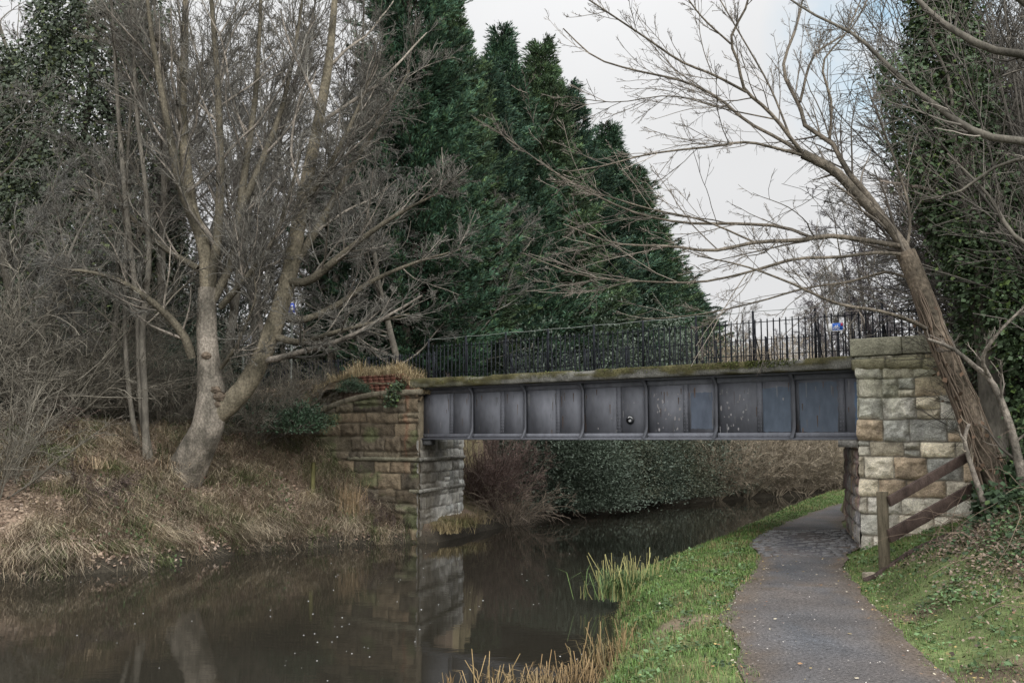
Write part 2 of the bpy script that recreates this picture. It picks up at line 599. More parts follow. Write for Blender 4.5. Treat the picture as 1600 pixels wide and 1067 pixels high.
w = MB()
w.add([[-60, -30, ZW], [90, -30, ZW], [90, 90, ZW], [-60, 90, ZW]], [[0, 1, 2, 3]])
structure(w.build('canal_water', M['water']))


def resample(P, n):
    P = np.asarray(P, float)
    d = np.concatenate([[0], np.cumsum(np.linalg.norm(np.diff(P, axis=0), axis=1))])
    # Catmull-Rom through the points
    q = np.linspace(0, d[-1], n)
    out = np.zeros((n, P.shape[1]))
    Tn = np.gradient(P, d, axis=0)
    i = np.clip(np.searchsorted(d, q, side='right') - 1, 0, len(d) - 2)
    h = (d[i + 1] - d[i])[:, None]
    t = ((q - d[i]) / (d[i + 1] - d[i]))[:, None]
    out = (2 * t ** 3 - 3 * t ** 2 + 1) * P[i] + (t ** 3 - 2 * t ** 2 + t) * h * Tn[i] + (-2 * t ** 3 + 3 * t ** 2) * P[i + 1] + (t ** 3 - t ** 2) * h * Tn[i + 1]
    return out


nP = 420
pl_, pr_ = resample(PL, nP), resample(PR, nP)
cx = np.linspace(0, 1, 25)
jit = (fbm(np.linspace(0, 120, nP), np.zeros(nP), 3, 3) - .5) * 0.22
jit2 = (fbm(np.linspace(0, 120, nP), np.zeros(nP) + 9, 8, 3) - .5) * 0.25
dirn = unit(pr_ - pl_)
pl_, pr_ = pl_ + dirn * jit[:, None], pr_ + dirn * jit2[:, None]
pp = pl_[:, None] * (1 - cx[None, :, None]) + pr_[:, None] * cx[None, :, None]
edge = np.minimum(cx, 1 - cx)[None, :] * np.linalg.norm(pr_ - pl_, axis=1)[:, None]
nz = fbm(pp[..., 0] * 3, pp[..., 1] * 3, 77, 4)
nz2 = fbm(pp[..., 0] * 0.9, pp[..., 1] * 0.9, 78, 3)
br = smooth(0.42, 0.02, edge + (nz - .5) * 0.5)[..., None]
base = np.array([0.086, 0.081, 0.081])[None, None] * (0.75 + 0.5 * nz2[..., None])
sett = ((pp[..., 1] > 17.2) & (pp[..., 1] < 21.2))[..., None]
base = np.where(sett, base * np.array([0.95, 0.95, 0.98]), base)
tone = fbm(pp[..., 0] * 1.7 + 40, pp[..., 1] * .8, 79, 4)[..., None]
base = base * (.8 + .4 * tone) * (1 + np.array([.06, 0, -.06]) * (tone - .5) * 5)
band = (smooth(.9, .2, np.abs(pp[..., 1] - 13.3)) * smooth(.35, .6, nz))[..., None]
br = np.maximum(br, band * .7)
cp = base * (1 - br) + np.array([0.10, 0.078, 0.06]) * br
sp_, tp_ = bridge_st(pp[..., 0], pp[..., 1])
zp = 0.02 + 0.02 * np.sin(cx * math.pi)[None, :] + (nz2 - .5) * 0.02
row = np.floor(pp[..., 1] * 6.5)
zp = zp + np.where(sett[..., 0], (np.abs(pp[..., 1] * 6.5 - row - .5) < .36) * 0.012, 0)
p = MB()
p.add(np.stack([pp[..., 0], pp[..., 1], zp], -1), grid_faces(25, nP), cp.reshape(-1, 3))
structure(p.build('towpath', M['asphalt'], None, True))

rr = RNG(17)
sm_ = mat('sett_stone', (0.75,) * 3, (1.25,) * 3, 7, 0.33, 0.5, 40, spec=0.5, fine=(50, 0.3))
sb = MB()
q = resample(PL, 1500); q2 = resample(PR, 1500)
yy = 17.0
while yy < 21.6:
    a = np.array([np.interp(yy, q[:, 1], q[:, 0]), yy]); b = np.array([np.interp(yy, q2[:, 1], q2[:, 0]), yy])
    e = .02 + rr.uniform(0, .12); W_ = b[0] - a[0]
    while e < W_ - .1:
        L_ = rr.uniform(.14, .24)
        if rr.random() < .95:
            zt_ = .046 + rr.uniform(-.006, .006); tl_ = rr.uniform(-.006, .006, 2)
            x0, x1, y0, y1 = a[0] + e, a[0] + min(e + L_, W_) - .018, yy, yy + .118
            V = [[x0, y0, 0], [x1, y0, 0], [x1, y1, 0], [x0, y1, 0]] + [[x0 + .012, y0 + .012, zt_], [x1 - .012, y0 + .012, zt_ + tl_[0]], [x1 - .012, y1 - .012, zt_ + tl_[0] + tl_[1]], [x0 + .012, y1 - .012, zt_ + tl_[1]]]
            sb.add(V, [[4, 5, 6, 7], [0, 1, 5, 4], [1, 2, 6, 5], [2, 3, 7, 6], [3, 0, 4, 7]], np.array([0.10, 0.098, 0.1]) * rr.uniform(.65, 1.35))
        e += L_
    yy += .135
structure(sb.build('path', sm_))

# ------------------------------------------------------------------ masonry
def masonry(mb, O, U, Nn, width, height, seed, course=(0.24, 0.36), blen=(0.3, 0.75), res=0.03, bulge=0.05, pal=None, joint=(0.16, 0.14, 0.115), top=None, stain=None, rough=1.0):
    """a rock-faced stone sheet: O lower corner, U along, up is Z, Nn outward; closed behind by a block"""
    r = RNG(seed)
    O, U, Nn = np.asarray(O, float), np.asarray(U, float), np.asarray(Nn, float)
    nu, nv = max(4, int(width / res)), max(4, int(height / res))
    u = np.linspace(0, width, nu); v = np.linspace(0, height, nv)
    UU, VV = np.meshgrid(u, v)
    cs = [0.0]
    while cs[-1] < height:
        cs.append(cs[-1] + r.uniform(*course))
    cs = np.array(cs)
    ci = np.clip(np.searchsorted(cs, v, side='right') - 1, 0, len(cs) - 2)
    disp = np.zeros_like(UU); colr = np.zeros(UU.shape + (3,)); jt = np.zeros_like(UU)
    pal = np.asarray(pal)
    Uw = UU + (fbm(UU * 2.2, VV * 2.2, seed + 40, 3) - .5) * 0.07 + (vnoise(UU * 9, VV * 9, seed + 41) - .5) * 0.014
    Vw = np.clip(VV + (fbm(UU * 1.5, VV * 1.5, seed + 50, 3) - .5) * 0.06 + (vnoise(UU * 9, VV * 9, seed + 51) - .5) * 0.014, 0, cs[-1] - 1e-6)
    ci2 = np.clip(np.searchsorted(cs, Vw.ravel(), side='right') - 1, 0, len(cs) - 2).reshape(UU.shape)
    for c in range(len(cs) - 1):
        mk_ = ci2 == c
        if not mk_.any():
            continue
        e = [-r.uniform(0.2, blen[0] + .2)]
        while e[-1] < width + .3:
            e.append(e[-1] + r.uniform(*blen))
        e = np.array(e)
        uu, vv = Uw[mk_], Vw[mk_]
        bi = np.clip(np.searchsorted(e, uu, side='right') - 1, 0, len(e) - 2)
        # some blocks are two thin stones one above the other
        split = r.random(len(e)) < .16
        mid = (cs[c] + cs[c + 1]) / 2 + r.uniform(-.04, .04, len(e))
        du = np.minimum(uu - e[bi], e[bi + 1] - uu)
        dv = np.minimum(vv - cs[c], cs[c + 1] - vv)
        dv = np.where(split[bi], np.minimum(dv, np.abs(vv - mid[bi])), dv)
        hi = (split[bi] & (vv > mid[bi])).astype(int)
        d = np.minimum(du, dv)
        pk = pal[r.integers(0, len(pal), (len(e), 2))] * r.uniform(0.62, 1.3, (len(e), 2, 1))
        bl = r.uniform(0.3, 1.35, len(e)); tl = r.normal(0, 0.3, (len(e), 2)); ph = r.uniform(0, 50, len(e))
        nz = fbm(uu * 9 + ph[bi], vv * 9 + ph[bi] * 1.7, seed, 5)
        nb_ = fbm(uu * 3 + ph[bi], vv * 3.5 + ph[bi] * 1.3, seed + 9, 3)
        j = smooth(0.003, 0.02, d)
        jt[mk_] = j
        disp[mk_] = j * bulge * (0.35 + bl[bi] * (smooth(0.0, 0.09, d) * 0.55 + rough * (nz - 0.35) + .7 * (nb_ - .5)) + tl[bi, 0] * (uu - (e[bi] + e[bi + 1]) / 2) * 2)
        colr[mk_] = pk[bi, hi] * (0.55 + 0.5 * nz + .4 * nb_)[:, None]
    jn = fbm(UU * 2, VV * 2, seed + 60, 3)[..., None]
    colr = colr * jt[..., None] + np.array(joint) * (.45 + 1.1 * jn) * (1 - jt[..., None])
    if stain is not None:
        colr = stain(UU, VV, colr)
    V = O + UU[..., None] * U + VV[..., None] * Z3 + disp[..., None] * Nn
    F = grid_faces(nu, nv)
    if top is not None:
        vf = VV.ravel()[F].mean(1); uf = UU.ravel()[F].mean(1)
        F = F[vf < top(uf)]
    if np.dot(np.cross(U, Z3), Nn) < 0:
        F = F[:, ::-1]
    mb.add(V.reshape(-1, 3), F, colr.reshape(-1, 3))


def strip(mb, pts, Nn, depth, thick, col, seed=0, seg=0.5):
    """a moulded stone course of square section swept along pts (lower front edge line), standing depth proud"""
    r = RNG(seed)
    pts = np.asarray(pts, float)
    n = len(pts)
    T = unit(np.gradient(pts, axis=0))
    Nn = np.asarray(Nn, float)
    up = unit(np.cross(Nn[None], T))
    up = up * np.sign(up[:, 2:3])
    dist = np.concatenate([[0], np.cumsum(np.linalg.norm(np.diff(pts, axis=0), axis=1))])
    bid = np.floor(dist / seg).astype(int)
    cc = np.asarray(col)[None] * r.uniform(0.75, 1.25, (bid.max() + 1, 1))[bid] * np.where(np.abs(dist / seg - np.round(dist / seg)) * seg < 0.012, 0.5, 1)[:, None]
    prof = [(-.12, 0), (depth * .55, 0), (depth, thick * .25), (depth, thick * .85), (depth * .8, thick), (-.12, thick)]
    wob = (fbm(dist * 6, dist * 0, seed + 3, 3) - .5) * 0.03
    V = np.stack([pts + Nn * (a + (wob[:, None] if a > 0 else 0)) + up * b for a, b in prof], 1)
    m = len(prof)
    i = np.arange(n - 1)[:, None] * m; k = np.arange(m)[None]
    k2 = (k + 1) % m
    F = np.stack([i + k, i + k2, i + m + k2, i + m + k], -1).reshape(-1, 4)
    V = V.reshape(-1, 3)
    mb.add(V, F, np.repeat(cc, m, 0))
    mb.f.append(np.array([list(range(m))[::-1]]) + mb.n - len(V))
    mb.f.append(np.array([list(range(m))]) + mb.n - m)


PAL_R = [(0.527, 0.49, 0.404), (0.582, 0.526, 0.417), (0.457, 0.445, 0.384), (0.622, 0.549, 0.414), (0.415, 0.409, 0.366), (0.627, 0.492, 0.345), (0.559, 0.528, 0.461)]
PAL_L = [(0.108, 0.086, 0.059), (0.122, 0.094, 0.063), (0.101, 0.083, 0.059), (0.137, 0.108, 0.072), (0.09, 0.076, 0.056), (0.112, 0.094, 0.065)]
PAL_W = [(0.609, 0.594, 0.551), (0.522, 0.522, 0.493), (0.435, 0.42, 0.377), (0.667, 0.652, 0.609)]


def stain_right(UU, VV, c):
    n = fbm(UU * 1.6, VV * 1.6, 91, 4)[..., None]
    gr = np.array([0.27, 0.275, 0.18])
    up = smooth(2.3, 3.8, VV + 1.2 * (n[..., 0] - .5))[..., None] * 0.5
    c = c * (1 - up) + gr * up * (0.6 + .8 * n)
    low = smooth(1.9, 0.5, VV + 1.6 * (n[..., 0] - .5))[..., None] * 0.45
    c = c * (1 - low) + np.array([0.55, 0.48, 0.38]) * low * (0.7 + .6 * n)
    k = smooth(0.58, 0.66, fbm(UU * 2.6 + 30, VV * 1.7, 93, 4))[..., None] * 0.5
    return c * (1 - k) + c * np.array([0.5, 0.5, 0.52]) * k


def stain_left(UU, VV, c):
    n = fbm(UU * 1.2, VV * 2.0, 95, 4)[..., None]
    k = smooth(0.5, 0.65, n[..., 0])[..., None] * 0.6
    c = c * (1 - k) + np.array([0.085, 0.10, 0.045]) * k
    rust = (smooth(0.16, 0.0, np.abs(UU - 0.42)) * smooth(1.6, 3.3, VV) * smooth(0.4, 0.62, fbm(UU * 14, VV * 4, 96, 3)))[..., None] * 0.5
    return c * (1 - rust) + np.array([0.17, 0.07, 0.04]) * rust


def stain_pale(UU, VV, c):
    n = fbm(UU * 0.9, VV * 1.1, 98, 4)
    d = (smooth(2.3, 0.9, UU + 1.4 * (n - .5)) * 0.85)[..., None]
    c = c * (1 - d) + np.array([0.12, 0.105, 0.08]) * d
    lo = (smooth(0.55, -0.1, VV + .4 * (n - .5)))[..., None] * 0.7
    return c * (1 - lo) + np.array([0.07, 0.075, 0.045]) * lo


def stain_paint(UU, VV, c):
    n = fbm(UU * 1.3, VV * 1.0, 101, 4); n2 = fbm(UU * 3 + 9, VV * 1.1, 103, 4)
    a = smooth(0.5, 0.62, n)[..., None] * 0.6
    c = c * 0.75 * (1 - a) + np.array([0.40, 0.38, 0.40]) * a
    b = smooth(0.55, 0.66, n2)[..., None] * 0.6
    c = c * (1 - b) + np.array([0.36, 0.23, 0.22]) * b
    d = smooth(0.45, 0.3, n2)[..., None] * 0.6
    return c * (1 - d) + np.array([0.06, 0.055, 0.05]) * d


# ---- right abutment
ab = thing('stone_abutment', 'pale rock-faced sandstone bridge abutment beside the towpath and wooden handrail', 'abutment', bp(0, 0, 0))
RW = 3.6
zb = -0.5
mb = MB()
masonry(mb, bp(0, 0, zb), -U3, -N3, RW, 3.98, 7, (0.27, 0.42), (0.28, 0.72), 0.017, 0.085, PAL_R, (0.27, 0.245, 0.2), None, stain_right)
mb.box(bp(-0.02, 0.02, zb), -U3 * (RW - 0.02), N3 * 0.8, Z3 * 3.97, (0.2, 0.18, 0.14))
mb.build('front_wall', M['stone'], ab, True)
mb = MB()
masonry(mb, bp(0, 0, zb), W3, -np.array([CW[1], -CW[0], 0]), BW, 2.48, 11, (0.25, 0.37), (0.3, 0.7), 0.03, 0.05, PAL_R, (0.15, 0.13, 0.11), None, stain_paint)
mb.box(bp(-0.03, 0.02, zb), W3 * BW, -U3 * 1.2, Z3 * 2.46, (0.2, 0.18, 0.14))
mb.build('side_wall', M['stone'], ab, True)
mb = MB()
sx = np.linspace(-0.06, 2.6, 70)
arc = 3.24 - 0.62 * np.clip((sx - 0.75) / 1.75, 0, 2) ** 2.1
strip(mb, [bp(-a, 0, z) for a, z in zip(sx, arc)], -N3, 0.11, 0.2, (0.27, 0.25, 0.16), 3, 0.62)
mb.build('string_course', M['stone'], ab)
mb = MB()
rr = RNG(5)
a0 = -0.1
for L_ in (0.95, 0.8, 0.75, 0.9):
    q = rr.uniform(-.012, .012)
    mb.box(bp(-a0, -0.07 + q, 3.5), -U3 * (L_ - 0.014), N3 * 0.5, Z3 * (0.32 + q), np.array([0.26, 0.25, 0.185]) * rr.uniform(.8, 1.15))
    a0 += L_
o = mb.build('coping', M['stone'], ab)
bv = o.modifiers.new('bevel', 'BEVEL'); bv.width = 0.025; bv.segments = 2
mb = MB()
mb.box(bp(0.02, 0.12, 1.84), U3 * 0.42, N3 * 0.5, Z3 * 0.15, (0.22, 0.21, 0.19))
mb.build('bearing_stone', M['stone'], ab)

# ---- left abutment
al = thing('stone_abutment', 'dark mossy sandstone bridge abutment standing in the water below dry grass', 'abutment', (CL[0], CL[1], 0))
mb = MB()
Lw = 5.2


def topL(u):
    return (3.12 - 0.85 * np.clip((u - 1.0) / 4.0, 0, 2) ** 1.9) - (-0.95)


OL = np.array([CL[0], CL[1], -0.95])
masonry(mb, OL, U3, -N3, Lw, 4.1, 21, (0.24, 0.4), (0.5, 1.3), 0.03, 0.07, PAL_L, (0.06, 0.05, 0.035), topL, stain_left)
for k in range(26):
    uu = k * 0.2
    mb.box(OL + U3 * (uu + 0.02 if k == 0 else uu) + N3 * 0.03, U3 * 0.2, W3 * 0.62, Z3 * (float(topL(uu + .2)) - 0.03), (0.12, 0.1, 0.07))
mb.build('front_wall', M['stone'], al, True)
mb = MB()
masonry(mb, OL, W3, np.array([CW[1], -CW[0], 0]), BW, 2.93, 23, (0.24, 0.36), (0.3, 0.7), 0.03, 0.05, PAL_W, (0.2, 0.19, 0.17), None, stain_pale)
mb.box(OL + W3 * 0.02 + U3 * 0.03, W3 * (BW - .02), U3 * 1.2, Z3 * 2.9, (0.2, 0.19, 0.17))
mb.build('side_wall', M['stone'], al, True)
mb = MB()
sx = np.linspace(-0.08, 4.9, 90)
strip(mb, [CL[0] * np.array([1, 0, 0]) + CL[1] * np.array([0, 1, 0]) + U3 * a + Z3 * (float(topL(a)) - 0.95 - 0.02) for a in sx], -N3, 0.1, 0.15, (0.17, 0.15, 0.11), 5, 0.7)
mb.build('string_course', M['stone'], al)
for zz, l0 in ((1.42, 2.6), (0.62, 0.25)):
    mb = MB()
    q = np.linspace(-0.05, l0, 40)
    strip(mb, [np.array([CL[0], CL[1], zz]) + U3 * a for a in q], -N3, 0.09, 0.1, (0.15, 0.14, 0.1), 6, 0.8)
    q = np.linspace(-0.05, BW, 40)
    strip(mb, [np.array([CL[0], CL[1], zz]) + W3 * a for a in q], np.array([CW[1], -CW[0], 0]), 0.09, 0.1, (0.26, 0.25, 0.22), 7, 0.8)
    mb.build('ledge', M['stone'], al)
# brick parapet stub
mb = MB()
rr = RNG(8)
for k in range(7):
    z0 = 3.14 + k * 0.078
    st, en = 0.03 + max(0, k - 1) * 0.13, 1.75 + 0.1 * k
    q = st - (0.11 if k % 2 else 0)
    while q < en:
        L_ = 0.215
        s0, s1 = max(q, st), min(q + L_, en)
        if s1 - s0 > 0.04:
            for dd in range(2):
                mb.box(np.array([CL[0], CL[1], z0]) + U3 * s0 + N3 * (0.02 + dd * 0.115 + rr.uniform(-.004, .004)), U3 * (s1 - s0), N3 * 0.108, Z3 * 0.068, np.array([0.15, 0.068, 0.048]) * rr.uniform(.6, 1.2))
        q += L_ + 0.01
mb.box(np.array([CL[0], CL[1], 3.13]) + U3 * 0.06 + N3 * 0.03, U3 * 1.7, N3 * 0.2, Z3 * 0.15, (0.14, 0.11, 0.09))
mb.build('brick_parapet', M['brick'], al)
mb = MB()
mb.box(np.array([CL[0], CL[1], 1.84]) + W3 * 0.2 - U3 * 0.3, U3 * 0.34, W3 * 0.4, Z3 * 0.14, (0.1, 0.1, 0.1))
mb.build('bearing_stone', M['stone'], al)

# ------------------------------------------------------------------ bridge
br_ = thing('girder_bridge', 'grey riveted steel plate girder bridge spanning the canal and towpath', 'bridge', bp(SL / 2, BW / 2, 2))
GZ0, GZ1, GT = 2.0, 3.28, 0.32
STEEL = np.array([0.128, 0.132, 0.148])
PITCHS = 1.66
stiff = [1.35 + PITCHS * i for i in range(6)]
joints = [0.42 + PITCHS * i for i in range(7)]
lines = sorted(stiff + joints)
for side in (0, 1):
    gt = GT if side == 0 else BW - 0.1
    sgn = 1 if side == 0 else -1
    web = MB()
    edges_ = [-0.12] + lines + [SL + 0.25]
    blue = {0: (0.085, 0.13, 0.20), 1: (0.082, 0.098, 0.125), 2: (0.08, 0.10, 0.13), 3: (0.078, 0.095, 0.125), 5: (0.08, 0.098, 0.13)}
    for k, (a, b) in enumerate(zip(edges_[:-1], edges_[1:])):
        n_ = 8
        c = STEEL * RNG(k).uniform(.9, 1.08)
        web.box(bp(a, gt, GZ0), U3 * (b - a), N3 * 0.02, Z3 * (GZ1 - GZ0), c)
    if side == 0:
        # repainted rectangles: a thin coat of paint standing on the plate
        pt = web
        for k, (a, b, z0, z1) in {0: (-0.1, 0.17, 0.12, 1.05), 1: (0.5, 1.25, 0.13, 1.08), 2: (1.43, 2.08, 0.13, 1.0), 4: (3.12, 3.62, 0.2, 0.95)}.items():
            u_ = np.concatenate([np.linspace(a, b, 14), np.full(12, b), np.linspace(b, a, 14), np.full(12, a)])
            v_ = np.concatenate([np.full(14, z0), np.linspace(z0, z1, 12), np.full(14, z1), np.linspace(z1, z0, 12)])
            jg = RNG(90 + k).normal(0, .008, (2, len(u_)))
            pt.add([bp(q + e_, gt - .0035, GZ0 + w_ + f_) for q, w_, e_, f_ in zip(u_, v_, jg[0], jg[1])], [list(range(len(u_)))], [(0.105, 0.15, 0.22), (0.088, 0.106, 0.134), (0.083, 0.102, 0.13), (0.085, 0.1, 0.128)][k if k < 3 else 3])
        sp = web
        rr = RNG(77)
        for s0, s1, n_ in ((3.75, 4.6, 34), (2.3, 2.95, 24), (4.8, 6.2, 8), (1.5, 2.9, 4)):
            for _ in range(n_):
                c_, r_ = (rr.uniform(s0, s1), rr.uniform(GZ0 + .15, GZ0 + .95)), rr.uniform(.006, .026)
                an = np.arange(9) * 2 * math.pi / 9
                rad = r_ * rr.uniform(.6, 1.2, 9)
                sh = rr.uniform(1, 1.9)
                V = [bp(c_[0] + rad[i] * math.cos(an[i]), gt - 0.004, c_[1] + sh * rad[i] * math.sin(an[i])) for i in range(9)]
                sp.add(V, [list(range(9))], np.array([0.26, 0.25, 0.25]) * rr.uniform(.7, 1.1))
    fl = MB()
    fl.box(bp(-0.14, gt - 0.2 if side == 0 else gt - 0.18, GZ0 - 0.03), U3 * (SL + .42), N3 * 0.4, Z3 * 0.03, STEEL * 1.15)
    fl.box(bp(-0.13, gt - 0.022 if side == 0 else gt + 0.02, GZ0), U3 * (SL + .4), N3 * 0.022, Z3 * 0.115, STEEL * 1.25)
    fl.box(bp(-0.13, gt - 0.12 if side == 0 else gt + 0.02, GZ0 + 0.001), U3 * (SL + .4), N3 * 0.1, Z3 * 0.014, STEEL * 1.2)
    fl.build('bottom_flange', M['steel'], br_)
    fl = MB()
    fl.box(bp(-0.14, gt - 0.18, GZ1 - 0.035), U3 * (SL + .42), N3 * 0.4, Z3 * 0.03, STEEL)
    fl.box(bp(-0.13, gt - 0.022 if side == 0 else gt + 0.02, GZ1 - 0.15), U3 * (SL + .4), N3 * 0.022, Z3 * 0.115, STEEL)
    fl.build('top_flange', M['steel'], br_)
    if side == 0:
        for s0 in stiff:
            st = MB()
            zz = np.linspace(GZ0 + 0.004, GZ1 - 0.04, 40)
            f = (zz - zz[0]) / (zz[-1] - zz[0])
            prot = 0.05 + 0.15 * (np.clip(1 - f / 0.2, 0, 1) ** 1.6 + np.clip(1 - (1 - f) / 0.16, 0, 1) ** 1.6)
            # plate standing out from the web, with a flange bent along its outer edge
            for (w0, w1, pa) in ((-0.008, 0.008, None), (-0.036, 0.036, 0.012)):
                V = []
                for z_, p_ in zip(zz, prot):
                    i0 = 0.0 if pa is None else p_
                    i1 = p_ if pa is None else p_ + pa
                    for ww, ii in ((w0, i0), (w1, i0), (w1, i1), (w0, i1)):
                        V.append(bp(s0 + ww, gt - ii, z_))
                n_ = len(zz)
                i = np.arange(n_ - 1)[:, None] * 4; k = np.arange(4)[None]; k2 = (k + 1) % 4
                st.add(V, np.stack([i + k, i + 4 + k, i + 4 + k2, i + k2], -1).reshape(-1, 4), STEEL * 0.72)
            st.build('stiffener', M['steel'], br_)
        for s0 in joints:
            st = MB()
            st.box(bp(s0 - 0.055, gt - 0.012, GZ0 + 0.118), U3 * 0.11, N3 * 0.012, Z3 * (GZ1 - GZ0 - 0.27), STEEL * 0.95)
            st.box(bp(s0 - 0.068, gt - 0.022, GZ0 + 0.118), U3 * 0.012, N3 * 0.022, Z3 * (GZ1 - GZ0 - 0.27), STEEL * 0.8)
            st.build('joint_plate', M['steel'], br_)
        # rust runs and grime under the flanges and joints
        rr = RNG(79)
        for _ in range(150):
            s_ = rr.choice(joints + stiff) + rr.normal(0, .12) if rr.random() < .5 else rr.uniform(0, SL)
            z1_ = GZ0 + (rr.uniform(.95, 1.1) if rr.random() < .6 else rr.uniform(.2, .9)); L_ = rr.uniform(.06, .3); w_ = rr.uniform(.004, .014)
            cc_ = np.array([0.10, 0.07, 0.055]) * rr.uniform(.6, 1.2) if rr.random() < .45 else np.array([0.17, 0.17, 0.175]) * rr.uniform(.5, 1.1)
            web.add([bp(s_ - w_, gt - .0042, z1_), bp(s_ + w_, gt - .0042, z1_), bp(s_ + w_ * .3, gt - .0042, z1_ - L_), bp(s_ - w_ * .5, gt - .0042, z1_ - L_)], [[0, 1, 2, 3]], cc_)
        # rivets
        rv = web
        rp = [(s_, GZ0 + 0.06, 0.024) for s_ in np.arange(-0.08, SL + .2, 0.105)] + [(s_, GZ1 - 0.095, 0.024) for s_ in np.arange(-0.08, SL + .2, 0.105)]
        for s0 in joints:
            rp += [(s0 + dx, z_, 0.014) for dx in (-.03, .03) for z_ in np.arange(GZ0 + .17, GZ1 - .2, 0.075)]
        an = np.arange(6) * math.pi / 3
        for s_, z_, off in rp:
            V = [bp(s_ + 0.013 * math.cos(a), gt - off + .002, z_ + 0.013 * math.sin(a)) for a in an] + [bp(s_ + 0.008 * math.cos(a), gt - off - 0.008, z_ + 0.008 * math.sin(a)) for a in an]
            rv.add(V, [[i, (i + 1) % 6, 6 + (i + 1) % 6, 6 + i] for i in range(6)], STEEL * 1.1)
            rv.f.append(np.array([[6, 7, 8, 9, 10, 11]]) + rv.n - 12)
    web.build('girder_web', M['steel'], br_)
# deck slab with its mossy edge
dk = MB()
nS, ks = 300, np.linspace(-0.25, SL + 0.35, 300)
rr = RNG(4)
prof = [(0.5, 0.0), (0.02, 0.0), (0.0, 0.03), (0.0, 0.08), (0.0, 0.13), (0.01, 0.18), (0.06, 0.215), (0.5, 0.22)]
V, C_ = [], []
for i, s_ in enumerate(ks):
    for j, (t_, z_) in enumerate(prof):
        nn = float(fbm(np.array(s_ * 5.0), np.array(j * 0.8 + 3.0), 12, 4)) - .5
        m_ = float(fbm(np.array(s_ * 1.3), np.array(j * .35), 55, 4))
        mossy = float(smooth(.46, .6, np.array(m_ + (0.06 if z_ > .1 else -.1))))
        cblk = 0.55 if abs(s_ / 1.9 - round(s_ / 1.9)) * 1.9 < 0.02 else 1
        V.append(bp(s_, t_ + nn * 0.02 - mossy * 0.015 * (j > 1), GZ1 + z_ + nn * 0.012 + (mossy * 0.03 * (j >= 5))))
        cc = np.array([0.17, 0.165, 0.145]) * (0.8 + .5 * nn) * cblk
        gm = np.array([0.066, 0.06, 0.027]) * (1 + 1.2 * nn)
        if s_ > 8.5:
            cc = cc * np.array([.8, .8, .65])
        C_.append(cc * (1 - mossy) + gm * mossy)
dk.add(V, grid_faces(len(prof), nS), np.array(C_))
dk.box(bp(-0.25, 0.5, GZ1 + 0.001), U3 * (SL + .6), N3 * (BW - .6), Z3 * 0.2, (0.15, 0.15, 0.14))
dk.build('deck_slab', M['concrete'], br_)
ms = MB()
rr = RNG(14)
n_ = 2600
sm = np.where(rr.random(n_) < .6, rr.normal(2.0, .55, n_), rr.uniform(-.1, SL, n_))
keep = fbm(sm * 2.2, sm * 0, 61, 3) > .45
sm = sm[keep]; n_ = len(sm)
P_ = np.array([bp(a, b, GZ1 + c) for a, b, c in zip(sm, rr.uniform(-.03, .05, n_), rr.uniform(.1, .235, n_))])
D_ = rr.normal(0, 1, (n_, 3)) * .8 - N3 * .8 + Z3 * .5
ms.kites(P_, D_, rr.normal(0, 1, (n_, 3)), rr.uniform(.02, .05, n_), rr.uniform(.015, .035, n_), np.array([0.085, 0.10, 0.03]) * rr.uniform(.5, 1.5, (n_, 1)))
ms.build('moss', M['moss'], br_)
for k in range(9):
    cb = MB()
    s_ = 0.5 + k * 1.25
    cb.box(bp(s_, GT + 0.03, 2.3), U3 * 0.14, N3 * (BW - GT - .16), Z3 * 0.4, STEEL * .8)
    cb.build('cross_beam', M['steel'], br_)
pq = MB()
sq = (6.35 - (970 - 800) / FPX * 18.6) / (0.777 + 0.629 * (970 - 800) / FPX)
zq = float(at(970, 656, bp(sq, GT - .03, 0)[1])[2])
an = np.arange(36) * 2 * math.pi / 36
R_ = 0.098
V = [bp(sq + R_ * math.cos(a), GT - 0.001, zq + R_ * math.sin(a)) for a in an] + [bp(sq + R_ * math.cos(a), GT - 0.022, zq + R_ * math.sin(a)) for a in an]
pq.add(V, [[i, (i + 1) % 36, 36 + (i + 1) % 36, 36 + i] for i in range(36)], (0.006, 0.007, 0.009))
pq.f.append(np.array([[36 + i for i in range(36)]]))
pqo = pq.build('number_plaque', M['paint'], br_)
pqo['label'] = 'round black plaque with white lettering'
lt = MB()


def pbox(u0, u1, v0, v1):
    lt.box(bp(sq - u0, GT - 0.0225, zq + v0), -U3 * (u1 - u0), -N3 * 0.003, Z3 * (v1 - v0), (0.75, 0.75, 0.75))


for a in np.radians(np.arange(38, 145, 12)):
    cx_, cy_ = 0.068 * math.cos(a), 0.068 * math.sin(a)
    pbox(cx_ - .0055, cx_ + .0055, cy_ - .009, cy_ + .009)
for x0 in (-.028, -.012, .004, .018):
    pbox(x0, x0 + .011, -.006, .008)
for x0 in (-.036, -.022, -.008, .006, .02):
    pbox(x0, x0 + .011, -.036, -.022)
lt.build('lettering', M['paint'], pqo)

